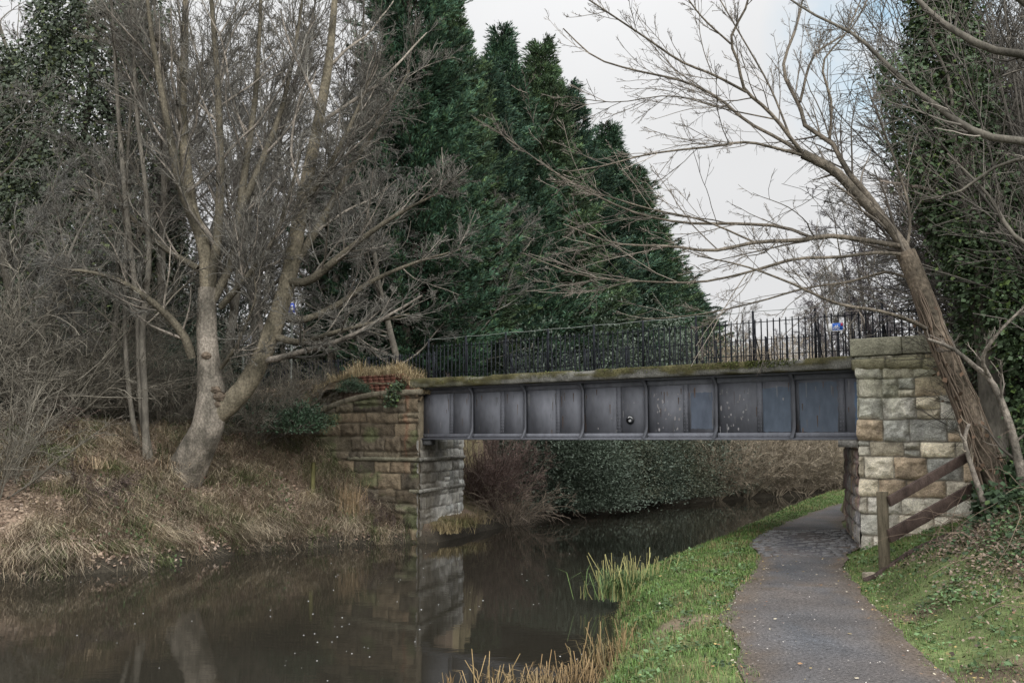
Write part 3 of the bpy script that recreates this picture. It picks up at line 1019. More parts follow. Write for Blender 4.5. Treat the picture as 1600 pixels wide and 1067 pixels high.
# ------------------------------------------------------------------ railings
def railing(name, label, s0, s1, t, z0, wire=True, step=0.13, grp='black iron railings'):
    r = thing(name, label, 'railing', bp((s0 + s1) / 2, t, z0), grp)
    for zz, w_, h_, nm in ((0.80, 0.035, 0.012, 'top_rail'), (0.14, 0.035, 0.012, 'bottom_rail')):
        m_ = MB(); m_.box(bp(s0, t - w_ / 2, z0 + zz), U3 * (s1 - s0), N3 * w_, Z3 * h_)
        m_.build(nm, M['iron'], r)
    n_ = int((s1 - s0) / step)
    m_ = MB()
    an = np.arange(5) * 2 * math.pi / 5
    V0 = np.array([[0.014 * math.cos(a), 0.014 * math.sin(a), 0] for a in an] + [[0.014 * math.cos(a), 0.014 * math.sin(a), 0.83] for a in an] + [[0, 0, 0.86]])
    base0 = None
    for i in range(n_):
        q = bp(s0 + (i + .5) * step, t, z0 + 0.02)
        if base0 is None:
            m_.add(V0 + q, [[k, (k + 1) % 5, 5 + (k + 1) % 5, 5 + k] for k in range(5)])
            m_.f.append(np.array([[5 + k, 5 + (k + 1) % 5, 10] for k in range(5)]))
            base0 = m_.build('baluster', M['iron'], r); q0 = q
        else:
            c = base0.copy(); COL.objects.link(c); c.location = Vector(q - q0)
    k = s0 + 0.02
    while k < s1 - .01:
        m_ = MB()
        m_.box(bp(k, t - 0.02, z0 - 0.02), U3 * 0.03, N3 * 0.04, Z3 * (1.06 if wire else .9))
        m_.tubes(np.array([bp(k + .015, t + 0.02, z0 + 0.7), bp(k + .015, t + .34, z0 + 0.02)]), [.012, .012], 5)
        m_.build('post', M['iron'], r)
        k += 1.28
    if wire:
        m_ = MB()
        q = np.linspace(s0, s1, 30)
        sag = 0.02 * np.sin((q - s0) / 1.28 * math.pi) ** 2
        m_.tubes(np.array([bp(a, t, z0 + 1.03 - b) for a, b in zip(q, sag)]), np.full(30, 0.006), 4)
        m_.build('top_wire', M['wire'], r)
    return r


railing('iron_railing', 'black iron railing along the near edge of the bridge deck, topped with wire', -1.75, 11.1, 0.2, 3.5)
railing('iron_railing', 'black iron railing along the far edge of the bridge deck, seen through the near one', -1.75, 11.1, BW - .15, 3.5, wire=False)
railing('iron_railing', 'black iron railing beside the road past the dry grass on the dark abutment', 11.6, 19.9, 1.0, 3.42, wire=False)

# cycle route sign on the near railing
def sign_plate(name, label, O, U, Nn, w_, h_, col, parent_cat='sign', group=None):
    t_ = thing(name, label, parent_cat, tuple(O))
    m_ = MB()
    m_.box(O, U * w_, -Nn * 0.006, Z3 * h_, col)
    m_.build('plate', M['paint'], t_)
    return t_


ss = (6.35 - (1301 - 800) / FPX * 18.4) / (0.777 + 0.629 * (1301 - 800) / FPX)
zs = float(at(1301, 511, bp(ss, .15, 0)[1])[2])
O_ = bp(ss + 0.14, 0.17, zs - 0.075)
sg = sign_plate('cycle_route_sign', 'small blue cycle route sign with white bicycle fixed to the black railing', O_, -U3, N3, 0.28, 0.15, (0.02, 0.12, 0.50))
m_ = MB()


def sbar(mbx, u0, v0, u1, v1, w_, col, off=0.008):
    a = np.array([u0, v0]); b = np.array([u1, v1])
    d = (b - a) / np.hypot(*(b - a)); n = np.array([-d[1], d[0]]) * w_ / 2
    q = [a - n, b - n, b + n, a + n]
    V = [O_ - U3 * p_[0] + Z3 * p_[1] - N3 * off for p_ in q] + [O_ - U3 * p_[0] + Z3 * p_[1] - N3 * (off - .0025) for p_ in q]
    mbx.add(V, [[0, 1, 2, 3], [7, 6, 5, 4], [0, 4, 5, 1], [1, 5, 6, 2], [2, 6, 7, 3], [3, 7, 4, 0]], col)


WH = (0.8, 0.8, 0.8)
for cxx in (0.115, 0.185):
    an = np.linspace(0, 2 * math.pi, 13)
    for a, b in zip(an[:-1], an[1:]):
        sbar(m_, cxx + .024 * math.cos(a), .055 + .024 * math.sin(a), cxx + .024 * math.cos(b), .055 + .024 * math.sin(b), .008, WH)
for q in ((.115, .055, .135, .095), (.135, .095, .172, .095), (.172, .095, .15, .055), (.15, .055, .135, .095), (.185, .055, .172, .108), (.172, .108, .187, .112), (.13, .108, .142, .108), (.135, .095, .133, .108)):
    sbar(m_, *q, .008, WH, .0082)
m_.build('bicycle_symbol', M['paint'], sg)
m_ = MB()
sbar(m_, 0.0, .075, .075, .075, .149, WH, .0085)
sbar(m_, 0.076, .006, .28, .006, .012, WH, .0085)
m_.build('white_panel', M['paint'], sg)
m_ = MB()
sbar(m_, .235, .12, .28, .12, .058, (0.45, 0.05, 0.10), .0086)
m_.build('red_panel', M['paint'], sg)

# ------------------------------------------------------------------ signs beyond the big tree
def gz(x, y):
    return float(ground(np.array([x]), np.array([y]))[0])


def pole_sign(name, label, px, py, Yd, w_, h_, col, border, marks, r_=0.035):
    c = at(px, py, Yd)
    z0 = gz(c[0], c[1])
    t_ = thing(name, label, 'sign', (c[0], c[1], z0))
    m_ = MB(); m_.tubes(np.array([[c[0], c[1] + .06, z0 - .2], [c[0], c[1] + .06, c[2] + h_ / 2]]), [r_, r_], 8, cap=True)
    m_.build('pole', M['wire'], t_)
    X3 = np.array([1.0, 0, 0]); Yv = np.array([0, 1.0, 0])
    m_ = MB(); m_.box(c - X3 * w_ / 2 - Z3 * h_ / 2, X3 * w_, Yv * .01, Z3 * h_, col)
    m_.build('plate', M['paint'], t_)
    m_ = MB()
    bt = 0.02
    for (a, b, cc, d) in ((-w_ / 2, w_ / 2, h_ / 2 - bt, h_ / 2), (-w_ / 2, w_ / 2, -h_ / 2, -h_ / 2 + bt), (-w_ / 2, -w_ / 2 + bt, -h_ / 2 + bt, h_ / 2 - bt), (w_ / 2 - bt, w_ / 2, -h_ / 2 + bt, h_ / 2 - bt)):
        m_.box(c + X3 * a + Z3 * cc - Yv * .004, X3 * (b - a), Yv * .0035, Z3 * (d - cc), border)
    m_.build('border', M['paint'], t_)
    m_ = MB()
    for (a, b, cc, d) in marks:
        m_.box(c + X3 * a * w_ + Z3 * cc * h_ - Yv * .004, X3 * (b - a) * w_, Yv * .0035, Z3 * (d - cc) * h_, (0.6, 0.6, 0.62))
    m_.build('symbol', M['paint'], t_)
    return t_


pole_sign('blue_sign', 'small upright blue sign with white border on a grey pole', 456, 481, 30.5, 0.25, 0.34, (0.03, 0.07, 0.42), (0.7, 0.7, 0.75), [(-.12, .12, .05, .25), (-.2, .2, -.25, 0.02)])
mk = []
rr = RNG(3)
for v0 in (.12, -.06, -.24):
    q = -.38
    while q < .36:
        L_ = rr.uniform(.03, .055); mk.append((q, q + L_, v0, v0 + .12)); q += L_ + .02 + (.05 if rr.random() < .2 else 0)
pole_sign('street_sign', 'dark rectangular notice board with white lettering glimpsed behind the tree trunk', 380, 532, 31.0, 0.5, 0.31, (0.015, 0.017, 0.025), (0.45, 0.45, 0.48), mk, 0.04)

# ------------------------------------------------------------------ wooden handrail, edging, stake
def plank(mb, A, B, w_, h_, col=None, side=None):
    A, B = np.asarray(A, float), np.asarray(B, float)
    d = unit(B - A)
    sd = unit(np.cross(d, Z3)) if side is None else side
    up = np.cross(sd, d)
    mb.box(A - sd * w_ / 2 - up * h_ / 2, B - A, sd * w_, up * h_, col)


F0, F1 = on(1383, 902, 0.02), at(1538, 800, 15.9)
F1[2] = gz(F1[0], F1[1])
hr = thing('wooden_handrail', 'brown wooden handrail of two sloping planks on square posts below the abutment', 'handrail', tuple(F0))
fd = unit(np.array([F1[0] - F0[0], F1[1] - F0[1], 0]))
zt = [at(1383, 768, F0[1])[2], at(1533, 690, F1[1])[2] + .05]
for q, ht in ((F0, zt[0]), (F1, zt[1])):
    m_ = MB()
    sd = np.cross(fd, Z3)
    m_.box(q - fd * .06 - sd * .06 - Z3 * .35, fd * .12, sd * .12, Z3 * (ht - q[2] + .35))
    o = m_.build('post', M['post_wood'], hr)
    b_ = o.modifiers.new('bevel', 'BEVEL'); b_.width = 0.008; b_.segments = 2
sd = np.cross(fd, Z3)
for (ya, yb) in ((781, 697), (835, 752)):
    m_ = MB()
    A = at(1385, ya, F0[1] + .02); B = at(1533, yb, F1[1])
    A = A + sd * 0.08 if sd[1] < 0 else A - sd * 0.08
    B = B + sd * 0.08 if sd[1] < 0 else B - sd * 0.08
    dd = unit(B - A)
    plank(m_, A - dd * .05, B + dd * .3, 0.045, 0.15 if ya < 800 else 0.19)
    o = m_.build('rail', M['wood'], hr)
    b_ = o.modifiers.new('bevel', 'BEVEL'); b_.width = 0.006; b_.segments = 2
ed = MB()
e0, e1 = on(1352, 905, 0.03), at(1512, 826, 15.3)
nseg = 10
for k in range(nseg):
    a = e0 + (e1 - e0) * k / nseg; b = e0 + (e1 - e0) * (k + .985) / nseg
    a[2], b[2] = gz(a[0], a[1]) - .05, gz(b[0], b[1]) - .05
    plank(ed, a, b, 0.05, 0.2, (0.8, .8, .8))
tag(ed.build('timber_edging', M['wood']), 'low dark timber board edging the sloping grass below the handrail', 'edging')
c = on(1362, 903, 0.02)
m_ = MB(); m_.box(c - np.array([.1, .05, .1]), (0.17, 0.03, 0), (-.02, .12, 0), (0, 0, .18), (0.30, 0.26, 0.2))
o = tag(m_.build('timber_block', M['stone']), 'small pale block at the path end of the timber edging', 'block')
b_ = o.modifiers.new('bevel', 'BEVEL'); b_.width = 0.015; b_.segments = 2

c = at(487, 785, 25.8)
zc = gz(c[0], c[1])
m_ = MB()
P_ = np.array([[c[0], c[1], zc - .3], [c[0] + .02, c[1], zc + .4], [c[0] + .03, c[1], at(487, 722, 25.8)[2]]])
m_.tubes(P_, [.065, .06, .055], 8, (0.9, 1.0, .6), cap=True)
tag(m_.build('wooden_stake', M['post_wood'], None, True), 'short mossy wooden stake standing upright on the left bank', 'stake')

# ------------------------------------------------------------------ trees: generators
def grow(S, D, L, r0, r1, N, wob, trop, rng, sag=0.0):
    B = len(S)
    P = np.zeros((B, N, 3)); P[:, 0] = S
    d = unit(D)
    st = (np.asarray(L) / (N - 1))[:, None]
    tr = np.array([[0, 0, trop]])
    for i in range(1, N):
        d = unit(d + rng.normal(0, wob, (B, 3)) + tr + np.array([[0, 0, -sag * i / N]]))
        P[:, i] = P[:, i - 1] + d * st
    f = np.linspace(0, 1, N)[None]
    R = np.asarray(r0)[:, None] * (1 - f) + np.asarray(r1)[:, None] * f
    return P, R


def sprout(P, R, rng, n, t0, t1, ang, ln, rr, taper=0.6, minr=0.004, maxlen=9, angj=0.2):
    B, N, _ = P.shape
    L = np.linalg.norm(np.diff(P, axis=1), axis=2).sum(1)
    tot = rng.poisson(n, B) if np.isscalar(n) else rng.poisson(n)
    idx = np.repeat(np.arange(B), tot)
    K = len(idx)
    t = rng.uniform(t0, t1, K)
    q = t * (N - 1); i = np.minimum(q.astype(int), N - 2); f = (q - i)[:, None]
    pos = P[idx, i] * (1 - f) + P[idx, i + 1] * f
    tan = unit(P[idx, i + 1] - P[idx, i])
    rad = R[idx, i] * (1 - f[:, 0]) + R[idx, i + 1] * f[:, 0]
    rv = rng.normal(0, 1, (K, 3))
    per = unit(np.cross(tan, rv))
    a = np.clip(rng.normal(ang, angj, K), 0.15, 1.5)[:, None]
    d = np.cos(a) * tan + np.sin(a) * per
    ll = np.minimum(ln * L[idx] * (1 - taper * t) * rng.uniform(.55, 1.25, K), maxlen)
    r0 = np.maximum(rad * rr * rng.uniform(.7, 1.1, K), minr)
    return pos, d, ll, r0


def add_twigs(mb_b, mb_t, levels, seed, lv, ctw, cbr=None):
    """levels: list of (P,R) to sprout from; lv: list of dicts"""
    rng = RNG(seed)
    cur = levels
    for j, sp in enumerate(lv):
        nxt = []
        for P, R in cur:
            S, D, L, r0 = sprout(P, R, rng, sp['n'], sp.get('t0', .2), sp.get('t1', 1), sp['ang'], sp['ln'], sp.get('rr', .6), sp.get('taper', .6), sp.get('minr', .004), sp.get('max', 9))
            if not len(S):
                continue
            r1 = np.maximum(r0 * sp.get('end', .3), sp.get('minr', .004) * .7)
            nxt.append(grow(S, D, L, r0, r1, sp.get('N', 5), sp.get('wob', .15), sp.get('trop', .04), rng, sp.get('sag', 0)))
        for P, R in nxt:
            if not len(P):
                continue
            tgt = mb_b if sp.get('bark') else mb_t
            v = rng.uniform(.5, 1.25, (len(P), 1)) * np.where(rng.random((len(P), 1)) < .14, 1.9, 1.0)
            colr = np.array(ctw)[None] * v if not sp.get('bark') else np.ones((len(P), 3)) * np.clip(v, .8, 1.2)
            tgt.tubes(P, R, sp.get('sides', 3), colr)
        cur = nxt
    return cur


def bare_tree(name, label, cat, seed, H, r0, lean=(0, 0), group=None, loc=(0, 0, 0), ctw=(0.125, 0.118, 0.103), nlimb=9, t0=.25, dens=1.0, bark='bark_dark', spread=.45, stems=1, up=.07, wobt=.06, fine=.006):
    t_ = thing(name, label, cat, loc, group)
    rng = RNG(seed)
    tb, cb = MB(), MB()
    lv = []
    for k in range(stems):
        a = rng.uniform(0, 6.28)
        d = np.array([[lean[0] + (0.16 * math.cos(a) if stems > 1 else 0), lean[1] + (0.16 * math.sin(a) if stems > 1 else 0), 1.0]])
        off = np.array([[.18 * math.cos(a), .18 * math.sin(a), -.25]]) if stems > 1 else np.array([[0, 0, -.25]])
        P, R = grow(off, d, [H * rng.uniform(.85, 1.05)], [r0], [r0 * .12], 16, wobt, .015, rng)
        R[:, 0] *= 1.35
        tb.tubes(P, R, 9)
        lv.append((P, R))
    S = dict
    specs = [S(n=nlimb * 1.3, t0=t0, t1=.97, ang=.75, ln=spread, rr=.5, N=9, wob=.12, trop=up, sides=5, bark=True, minr=.012, taper=.55),
             S(n=10 * dens, t0=.12, ang=.75, ln=.5, rr=.5, N=6, wob=.18, trop=.04, sides=4, minr=.009),
             S(n=8 * dens, t0=.08, ang=.65, ln=.6, rr=.5, N=5, wob=.2, trop=.03, sides=3, minr=fine * 1.1),
             S(n=4.5 * dens, t0=.08, ang=.65, ln=.6, rr=.6, N=4, wob=.22, trop=.02, sides=3, minr=fine)]
    add_twigs(tb, cb, lv, seed + 1, specs, ctw)
    off = np.array(loc)
    for mm in (tb, cb):
        mm.v = [v + off for v in mm.v]
    tb.build('trunk', M[bark], t_, True)
    cb.build('crown', M['twig'], t_)
    return t_


def trace(pts, r0, r1, n=14, power=1.0):
    P = np.array([at(*q) for q in pts])
    Q = resample(P, n)
    f = np.linspace(0, 1, n) ** power
    return Q[None], (r0 * (1 - f) + r1 * f)[None]


def ivy(mb, path, rad, n, seed, size=(.06, .13), colr=(0.058, 0.105, 0.036), droop=.5):
    rng = RNG(seed)
    path = resample(np.asarray(path, float), 40)
    rad = np.interp(np.linspace(0, 1, 40), np.linspace(0, 1, len(rad)), rad)
    i = rng.uniform(0, 39, n); i0 = np.minimum(i.astype(int), 38); f = (i - i0)[:, None]
    c = path[i0] * (1 - f) + path[i0 + 1] * f
    a = rng.uniform(0, 6.283, n)
    lump = 0.25 + 1.5 * fbm(i * .8, np.cos(a) * 1.6 + np.sin(a) * 2.3, seed, 4)
    r_ = rad[i0] * lump * rng.uniform(.35, 1.0, n) ** .5
    out = np.stack([np.cos(a), np.sin(a), rng.normal(0, .25, n)], 1)
    P = c + out * r_[:, None] + rng.normal(0, .04, (n, 3))
    D = out * .7 + rng.normal(0, .55, (n, 3)) + np.array([0, 0, -droop])
    Nn = out + rng.normal(0, .6, (n, 3)) + np.array([0, 0, .6])
    L = size[0] * .7 + (size[1] * 1.15 - size[0] * .7) * rng.random(n) ** 1.8
    v = rng.uniform(.6, 1.3, (n, 1)) * (.6 + .8 * fbm(i * .5 + 7, a * .9, seed + 2, 3))[:, None]
    cc = np.array(colr)[None] * v
    yl = rng.random(n) < .12
    cc[yl] *= np.array([1.6, 1.5, .9])
    mb.kites(P, D, Nn, L, L * rng.uniform(.7, 1.0, n), cc, .4)


def conifer(name, label, seed, H, Rm, loc, group, c0=(0.038, 0.073, 0.044)):
    t_ = thing(name, label, 'conifer', loc, group)
    rng = RNG(seed)
    loc = np.array(loc, float)
    tb = MB()
    P, R = grow(np.array([[0, 0, -.3]]), np.array([[0, 0, 1.0]]), [H * .99], [H * .018], [.02], 14, .012, .02, rng)
    tb.tubes(P + loc, R, 8)
    tb.build('trunk', M['bark_dark'], t_, True)
    cb = MB()
    nb = int(58 * H)
    h = 0.02 + .975 * rng.random(nb) ** 1.1
    az = rng.uniform(0, 6.283, nb)
    prof = np.clip(1 - h, 0, 1) ** .72 * np.clip(.6 + h * 2.2, 0, 1) * (1 - .55 * smooth(.78, 1.0, h))
    lump = (.62 + .62 * fbm(h * 11, az * 1.1, seed, 3)) * rng.choice([.7, .88, 1.0, 1.28], nb, p=[.25, .33, .27, .15])
    L = Rm * prof * lump + .3
    S = np.stack([np.zeros(nb), np.zeros(nb), h * H], 1)
    S[:, :2] += P[0, np.minimum((h * 13).astype(int), 13), :2]
    D = np.stack([np.cos(az), np.sin(az), np.full(nb, .1) + .5 * h], 1)
    BP, BR = grow(S, D, L, np.full(nb, .03), np.full(nb, .006), 9, .08, .055, rng)
    cb.tubes(BP + loc, BR, 3, np.full((nb, 3), .05) * np.array([1, .8, .6]))
    # flat feathery plumes: side shoots tapering towards the branch tip, each a few narrow blades
    ns = np.maximum((L * 24).astype(int), 9)
    idx = np.repeat(np.arange(nb), ns)
    K = len(idx)
    t = 1 - rng.random(K) ** 1.25 * .75
    q = t * 8; i = np.minimum(q.astype(int), 7); f = (q - i)[:, None]
    pos = BP[idx, i] * (1 - f) + BP[idx, i + 1] * f
    tan = unit(BP[idx, i + 1] - BP[idx, i])
    bt_ = rng.uniform(.5, 1.5, nb)
    shade = bt_[idx] * rng.uniform(.75, 1.25, K) * (.7 + .6 * fbm(h[idx] * 16, az[idx] * 2.4, seed + 5, 2))
    side = unit(np.cross(tan, np.array([[0, 0, 1.0]])) + rng.normal(0, .45, (K, 3)))
    sg_ = rng.choice([-1.0, 1.0], (K, 1))
    d = unit(tan * (.6 + .8 * t[:, None]) + side * sg_ * .75 + rng.normal(0, .18, (K, 3)))
    ll0 = (.18 + .5 * (1 - t)) * rng.uniform(.7, 1.2, K)
    for rep in range(8):
        o_ = rng.uniform(0, 1, (K, 1))
        dd = unit(d + rng.normal(0, .35, (K, 3)) + tan * .3 + np.array([0, 0, .15]))
        ll = (.08 + .15 * rng.random(K)) * (.8 + .3 * (1 - t))
        cc = (np.array(c0)[None] + np.array([.03, .034, .002])[None] * (rng.random(K) < .25)[:, None] * t[:, None]) * (shade * rng.uniform(.75, 1.3, K))[:, None]
        cb.kites(pos + loc + d * ll0[:, None] * o_, dd, rng.normal(0, 1, (K, 3)), ll, ll * rng.uniform(.14, .28, K), cc, .5)
    cb.build('crown', M['needle'], t_)
    return t_


def leafy_bush(name, label, seed, rad, loc, colr, n=14000, size=(.08, .17), group=None, cat='bush', gloss=True, clumps=46):
    t_ = thing(name, label, cat, loc, group)
    rng = RNG(seed)
    loc = np.array(loc, float); rad = np.array(rad, float)
    cdir = unit(rng.normal(0, 1, (clumps, 3))); cdir[:, 2] = np.abs(cdir[:, 2])
    cpos = cdir * rng.uniform(.3, 1.0, (clumps, 1)) ** .6 * rad
    st = MB()
    S = np.tile(np.array([[0, 0, -.1]]), (clumps, 1)) + rng.normal(0, .2, (clumps, 3)) * np.array([1, 1, 0])
    PP = S[:, None] * (1 - np.linspace(0, 1, 6)[None, :, None]) + cpos[:, None] * np.linspace(0, 1, 6)[None, :, None]
    PP = PP + rng.normal(0, .06, PP.shape); PP[:, 0] = S
    st.tubes(PP + loc, np.tile(np.linspace(.035, .01, 6)[None], (clumps, 1)), 4)
    st.build('stems', M['bark_dark'], t_)
    k = rng.integers(0, clumps, n)
    csz = rng.uniform(.16, .34, clumps)
    o = rng.normal(0, 1, (n, 3)) * csz[k][:, None] * rad * np.array([1, 1, .8])
    P = cpos[k] + o
    P[:, 2] = np.where(P[:, 2] < -.1, rng.uniform(-.1, .35, n), P[:, 2])
    out = unit(P / rad + rng.normal(0, .35, (n, 3)))
    D = out + rng.normal(0, .6, (n, 3)) + np.array([0, 0, .1])
    L = rng.uniform(*size, n)
    v = (rng.uniform(.78, 1.2, n) * rng.uniform(.6, 1.3, clumps)[k])[:, None]
    m_ = MB()
    m_.kites(P + loc, D, rng.normal(0, .5, (n, 3)) + np.array([0, 0, 1.0]), L, L * rng.uniform(.35, .55, n), np.array(colr)[None] * v, .5)
    m_.build('foliage', M['leaf'], t_)
    return t_


def twig_bush(name, label, seed, H, loc, ctw, n=40, spread=.5, group=None, dens=1.0, fine=.005, cat='bush', droop=0.0):
    t_ = thing(name, label, cat, loc, group)
    rng = RNG(seed)
    loc = np.array(loc, float)
    a = rng.uniform(0, 6.283, n)
    S = np.stack([np.cos(a), np.sin(a), np.zeros(n)], 1) * rng.uniform(0, .35, (n, 1)); S[:, 2] = -.15
    sp = rng.uniform(.1, 1, n) * spread * 1.6
    D = np.stack([np.cos(a) * sp, np.sin(a) * sp, np.ones(n)], 1)
    P, R = grow(S, D, H * rng.uniform(.6, 1.1, n), np.full(n, .004 * H + .006), np.full(n, fine), 8, .12, .02, rng, droop)
    sb, cb = MB(), MB()
    c0 = np.array(ctw)
    sb.tubes(P + loc, R, 4, c0[None] * rng.uniform(.7, 1.3, (n, 1)))
    lv = add_twigs(sb, cb, [(P + loc, R)], seed + 3, [dict(n=12 * dens, t0=.15, ang=.65, ln=.45, rr=.6, N=5, wob=.18, minr=fine, trop=.02, sag=droop),
                                                     dict(n=8 * dens, t0=.1, ang=.7, ln=.55, rr=.7, N=4, wob=.2, minr=fine * .85, trop=.02, sag=droop)], ctw)
    sb.build('stems', M['twig'], t_)
    cb.build('twigs', M['twig'], t_)
    return t_


# ------------------------------------------------------------------ the big forked tree on the left bank
YT = 24.0
base = at(292, 740, YT)
bt = thing('sycamore_tree', 'big pale forked bare tree with thick leaning trunk on the left bank', 'tree', tuple(base))
tb, cb = MB(), MB()
LV = []


def limb(pts, r0, r1, n=14, sides=9, keep=True, mbx=None, power=1.0, C=None):
    P, R = trace(pts, r0, r1, n, power)
    (mbx or tb).tubes(P, R, sides, None if C is None else np.array([C]))
    if keep:
        LV.append((P, R))
    return P, R


Pm, Rm_ = trace([(262, 790, 24.55), (284, 748, 24.5), (306, 706, 24.3), (325, 665, 24.1), (330, 628, 24.1), (327, 580, 24.1), (323, 520, 24.1), (324, 450, 24.1)], .62, .3, 60)
Rm_[0] = np.interp(np.linspace(0, 1, 60), [0, .1, .2, .34, .5, .64, .76, 1], [.5, .46, .42, .385, .35, .27, .25, .215])
tb.tubes(Pm, Rm_, 40, (.9, .9, .88), False, .06, .5, 3)
limb([(335, 650, 24.1), (375, 615, 24), (395, 585, 23.9), (418, 535, 23.8), (437, 485, 23.7), (452, 430, 23.7), (470, 330, 23.6), (492, 220, 23.5), (512, 110, 23.4), (525, -20, 23.3), (535, -120, 23.2)], .27, .04, 26, 11, C=(.68, .67, .57))
limb([(324, 455, 24.1), (318, 380, 24.1), (303, 340, 24.1), (292, 270, 24.2), (285, 180, 24.3), (288, 80, 24.4), (290, -30, 24.5), (288, -130, 24.5)], .18, .04, 22, 10, C=(.68, .67, .57))
limb([(326, 460, 24.1), (338, 390, 24.0), (343, 320, 24), (343, 200, 23.9), (338, 100, 23.9), (330, 0, 23.8), (322, -120, 23.8)], .13, .03, 20, 9, C=(.46, .46, .40))
limb([(332, 470, 24.1), (362, 410, 24.3), (372, 340, 24.4), (385, 250, 24.5), (398, 160, 24.6), (405, 60, 24.7), (410, -80, 24.8)], .12, .03, 20, 9, C=(.46, .46, .40))
limb([(318, 380, 24.1), (285, 300, 23.8), (265, 210, 23.6), (250, 130, 23.4), (235, 40, 23.2), (225, -60, 23)], .13, .03, 18, 8, C=(.46, .46, .40))
limb([(287, 110, 24.4), (255, 70, 24.2), (215, 45, 24), (165, 25, 23.8)], .1, .03, 12, 7, C=(.46, .46, .40))
limb([(300, 560, 24.1), (290, 530, 24), (268, 500, 23.8), (235, 470, 23.5), (190, 440, 23.2), (140, 425, 23), (90, 420, 22.8)], .12, .025, 16, 7, C=(.46, .46, .40))
limb([(448, 440, 23.7), (480, 440, 23.3), (520, 410, 23), (570, 370, 22.7), (630, 330, 22.5), (690, 300, 22.3)], .12, .02, 16, 7, C=(.46, .46, .40))
limb([(432, 495, 23.8), (470, 500, 24), (520, 480, 24.2), (580, 440, 24.5), (650, 410, 24.7), (720, 390, 24.8)], .1, .02, 16, 7, C=(.46, .46, .40))
limb([(425, 525, 23.8), (470, 535, 23.4), (520, 520, 23), (580, 505, 22.8), (640, 490, 22.5)], .1, .02, 16, 7, C=(.46, .46, .40))
limb([(456, 420, 23.7), (500, 350, 23.9), (550, 260, 24.1), (600, 180, 24.3), (640, 110, 24.4)], .12, .02, 16, 7, C=(.46, .46, .40))
limb([(472, 320, 23.6), (520, 250, 23.3), (560, 170, 23.1), (590, 90, 23)], .1, .02, 14, 7, C=(.46, .46, .40))
limb([(375, 330, 24.4), (410, 250, 24.7), (440, 170, 25), (460, 80, 25.2), (475, -20, 25.4)], .1, .03, 14, 7, C=(.46, .46, .40))
limb([(345, 480, 24), (380, 440, 23.6), (425, 380, 23.2), (450, 310, 23), (470, 240, 22.9)], .09, .02, 14, 7, C=(.46, .46, .40))
limb([(310, 420, 24.1), (260, 390, 24.4), (215, 350, 24.7), (170, 300, 25), (130, 240, 25.2)], .09, .02, 14, 7, C=(.46, .46, .40))
limb([(345, 575, 24), (370, 540, 23.6), (385, 505, 23.5), (400, 460, 23.4), (395, 420, 23.3)], .055, .015, 12, 6, C=(.46, .46, .40))
# burrs and old pruning scars: swellings pushed out of the bark
rr = RNG(40)
for (px, py, s_) in ((322, 556, .11), (342, 620, .14), (336, 609, .12), (339, 632, .11)):
    c = at(px, py, YT - .13)
    th, ph = np.meshgrid(np.linspace(0, math.pi, 15), np.linspace(0, 2 * math.pi, 21))
    rad = s_ * (1 + .7 * (fbm(th * 4 + px, ph * 2.5 * np.sin(th), 3, 4) - .5))
    V = np.stack([np.sin(th) * np.cos(ph) * 1.15, np.sin(th) * np.sin(ph) * .8, np.cos(th) * .8], -1) * rad[..., None] + c
    tb.add(V.reshape(-1, 3), grid_faces(15, 21)[:, ::-1], (0.66, .58, .51))
S = dict
add_twigs(tb, cb, LV, 60, [S(n=13, t0=.12, t1=1, ang=.62, ln=.52, rr=.4, N=9, wob=.11, trop=.05, sides=5, minr=.011, max=4.6, bark=True),
                           S(n=9, t0=.1, ang=.62, ln=.58, rr=.5, N=7, wob=.12, trop=.05, sides=4, minr=.008, max=2.6),
                           S(n=8, t0=.1, ang=.62, ln=.58, rr=.55, N=5, wob=.15, trop=.05, sides=3, minr=.006, max=1.4),
                           S(n=2.2, t0=.1, ang=.7, ln=.6, rr=.7, N=4, wob=.2, trop=.03, sides=3, minr=.005, max=.7)], (0.108, 0.102, 0.088))
tb.build('trunk', M['bark_pale'], bt, True)
cb.build('crown', M['twig'], bt)

# ------------------------------------------------------------------ the leaning tree at the right
rt = thing('leaning_tree', 'bare tree leaning left over the towpath with dead ivy stems on its rusty brown trunk', 'tree', tuple(at(1556, 765, 13.3)))
tb, cb = MB(), MB()
LV = []
limb([(1566, 775, 13.2), (1548, 730, 13.3), (1520, 655, 13.4), (1490, 580, 13.5), (1462, 515, 13.6), (1440, 455, 13.7), (1415, 395, 13.8)], 0.152, .135, 20, 12, keep=False, C=(.68, .62, .55))
L1 = limb([(1432, 440, 13.7), (1415, 390, 13.8), (1385, 350, 13.9), (1340, 305, 14), (1305, 268, 14.1), (1270, 248, 14.2), (1254, 241, 14.2)], 0.071, .07, 14, 9, C=(.62, .6, .56))
limb([(1256, 242, 14.2), (1236, 217, 14.1), (1213, 187, 14), (1187, 161, 14), (1166, 144, 13.9), (1151, 90, 13.8), (1142, 69, 13.8), (1168, 5, 13.6), (1175, -30, 13.5)], 0.031, .014, 16, 7, C=(.62, .6, .56))
limb([(1166, 144, 13.9), (1112, 116, 13.7), (1067, 98, 13.5), (1010, 60, 13.4), (950, 20, 13.2), (905, -10, 13.1)], 0.020, .01, 14, 6, C=(.62, .6, .56))
limb([(1254, 241, 14.2), (1224, 221, 14.4), (1168, 191, 14.6), (1123, 154, 14.8), (1067, 127, 15), (1000, 112, 15.2), (930, 90, 15.3), (880, 45, 15.4)], 0.028, .01, 16, 7, C=(.62, .6, .56))
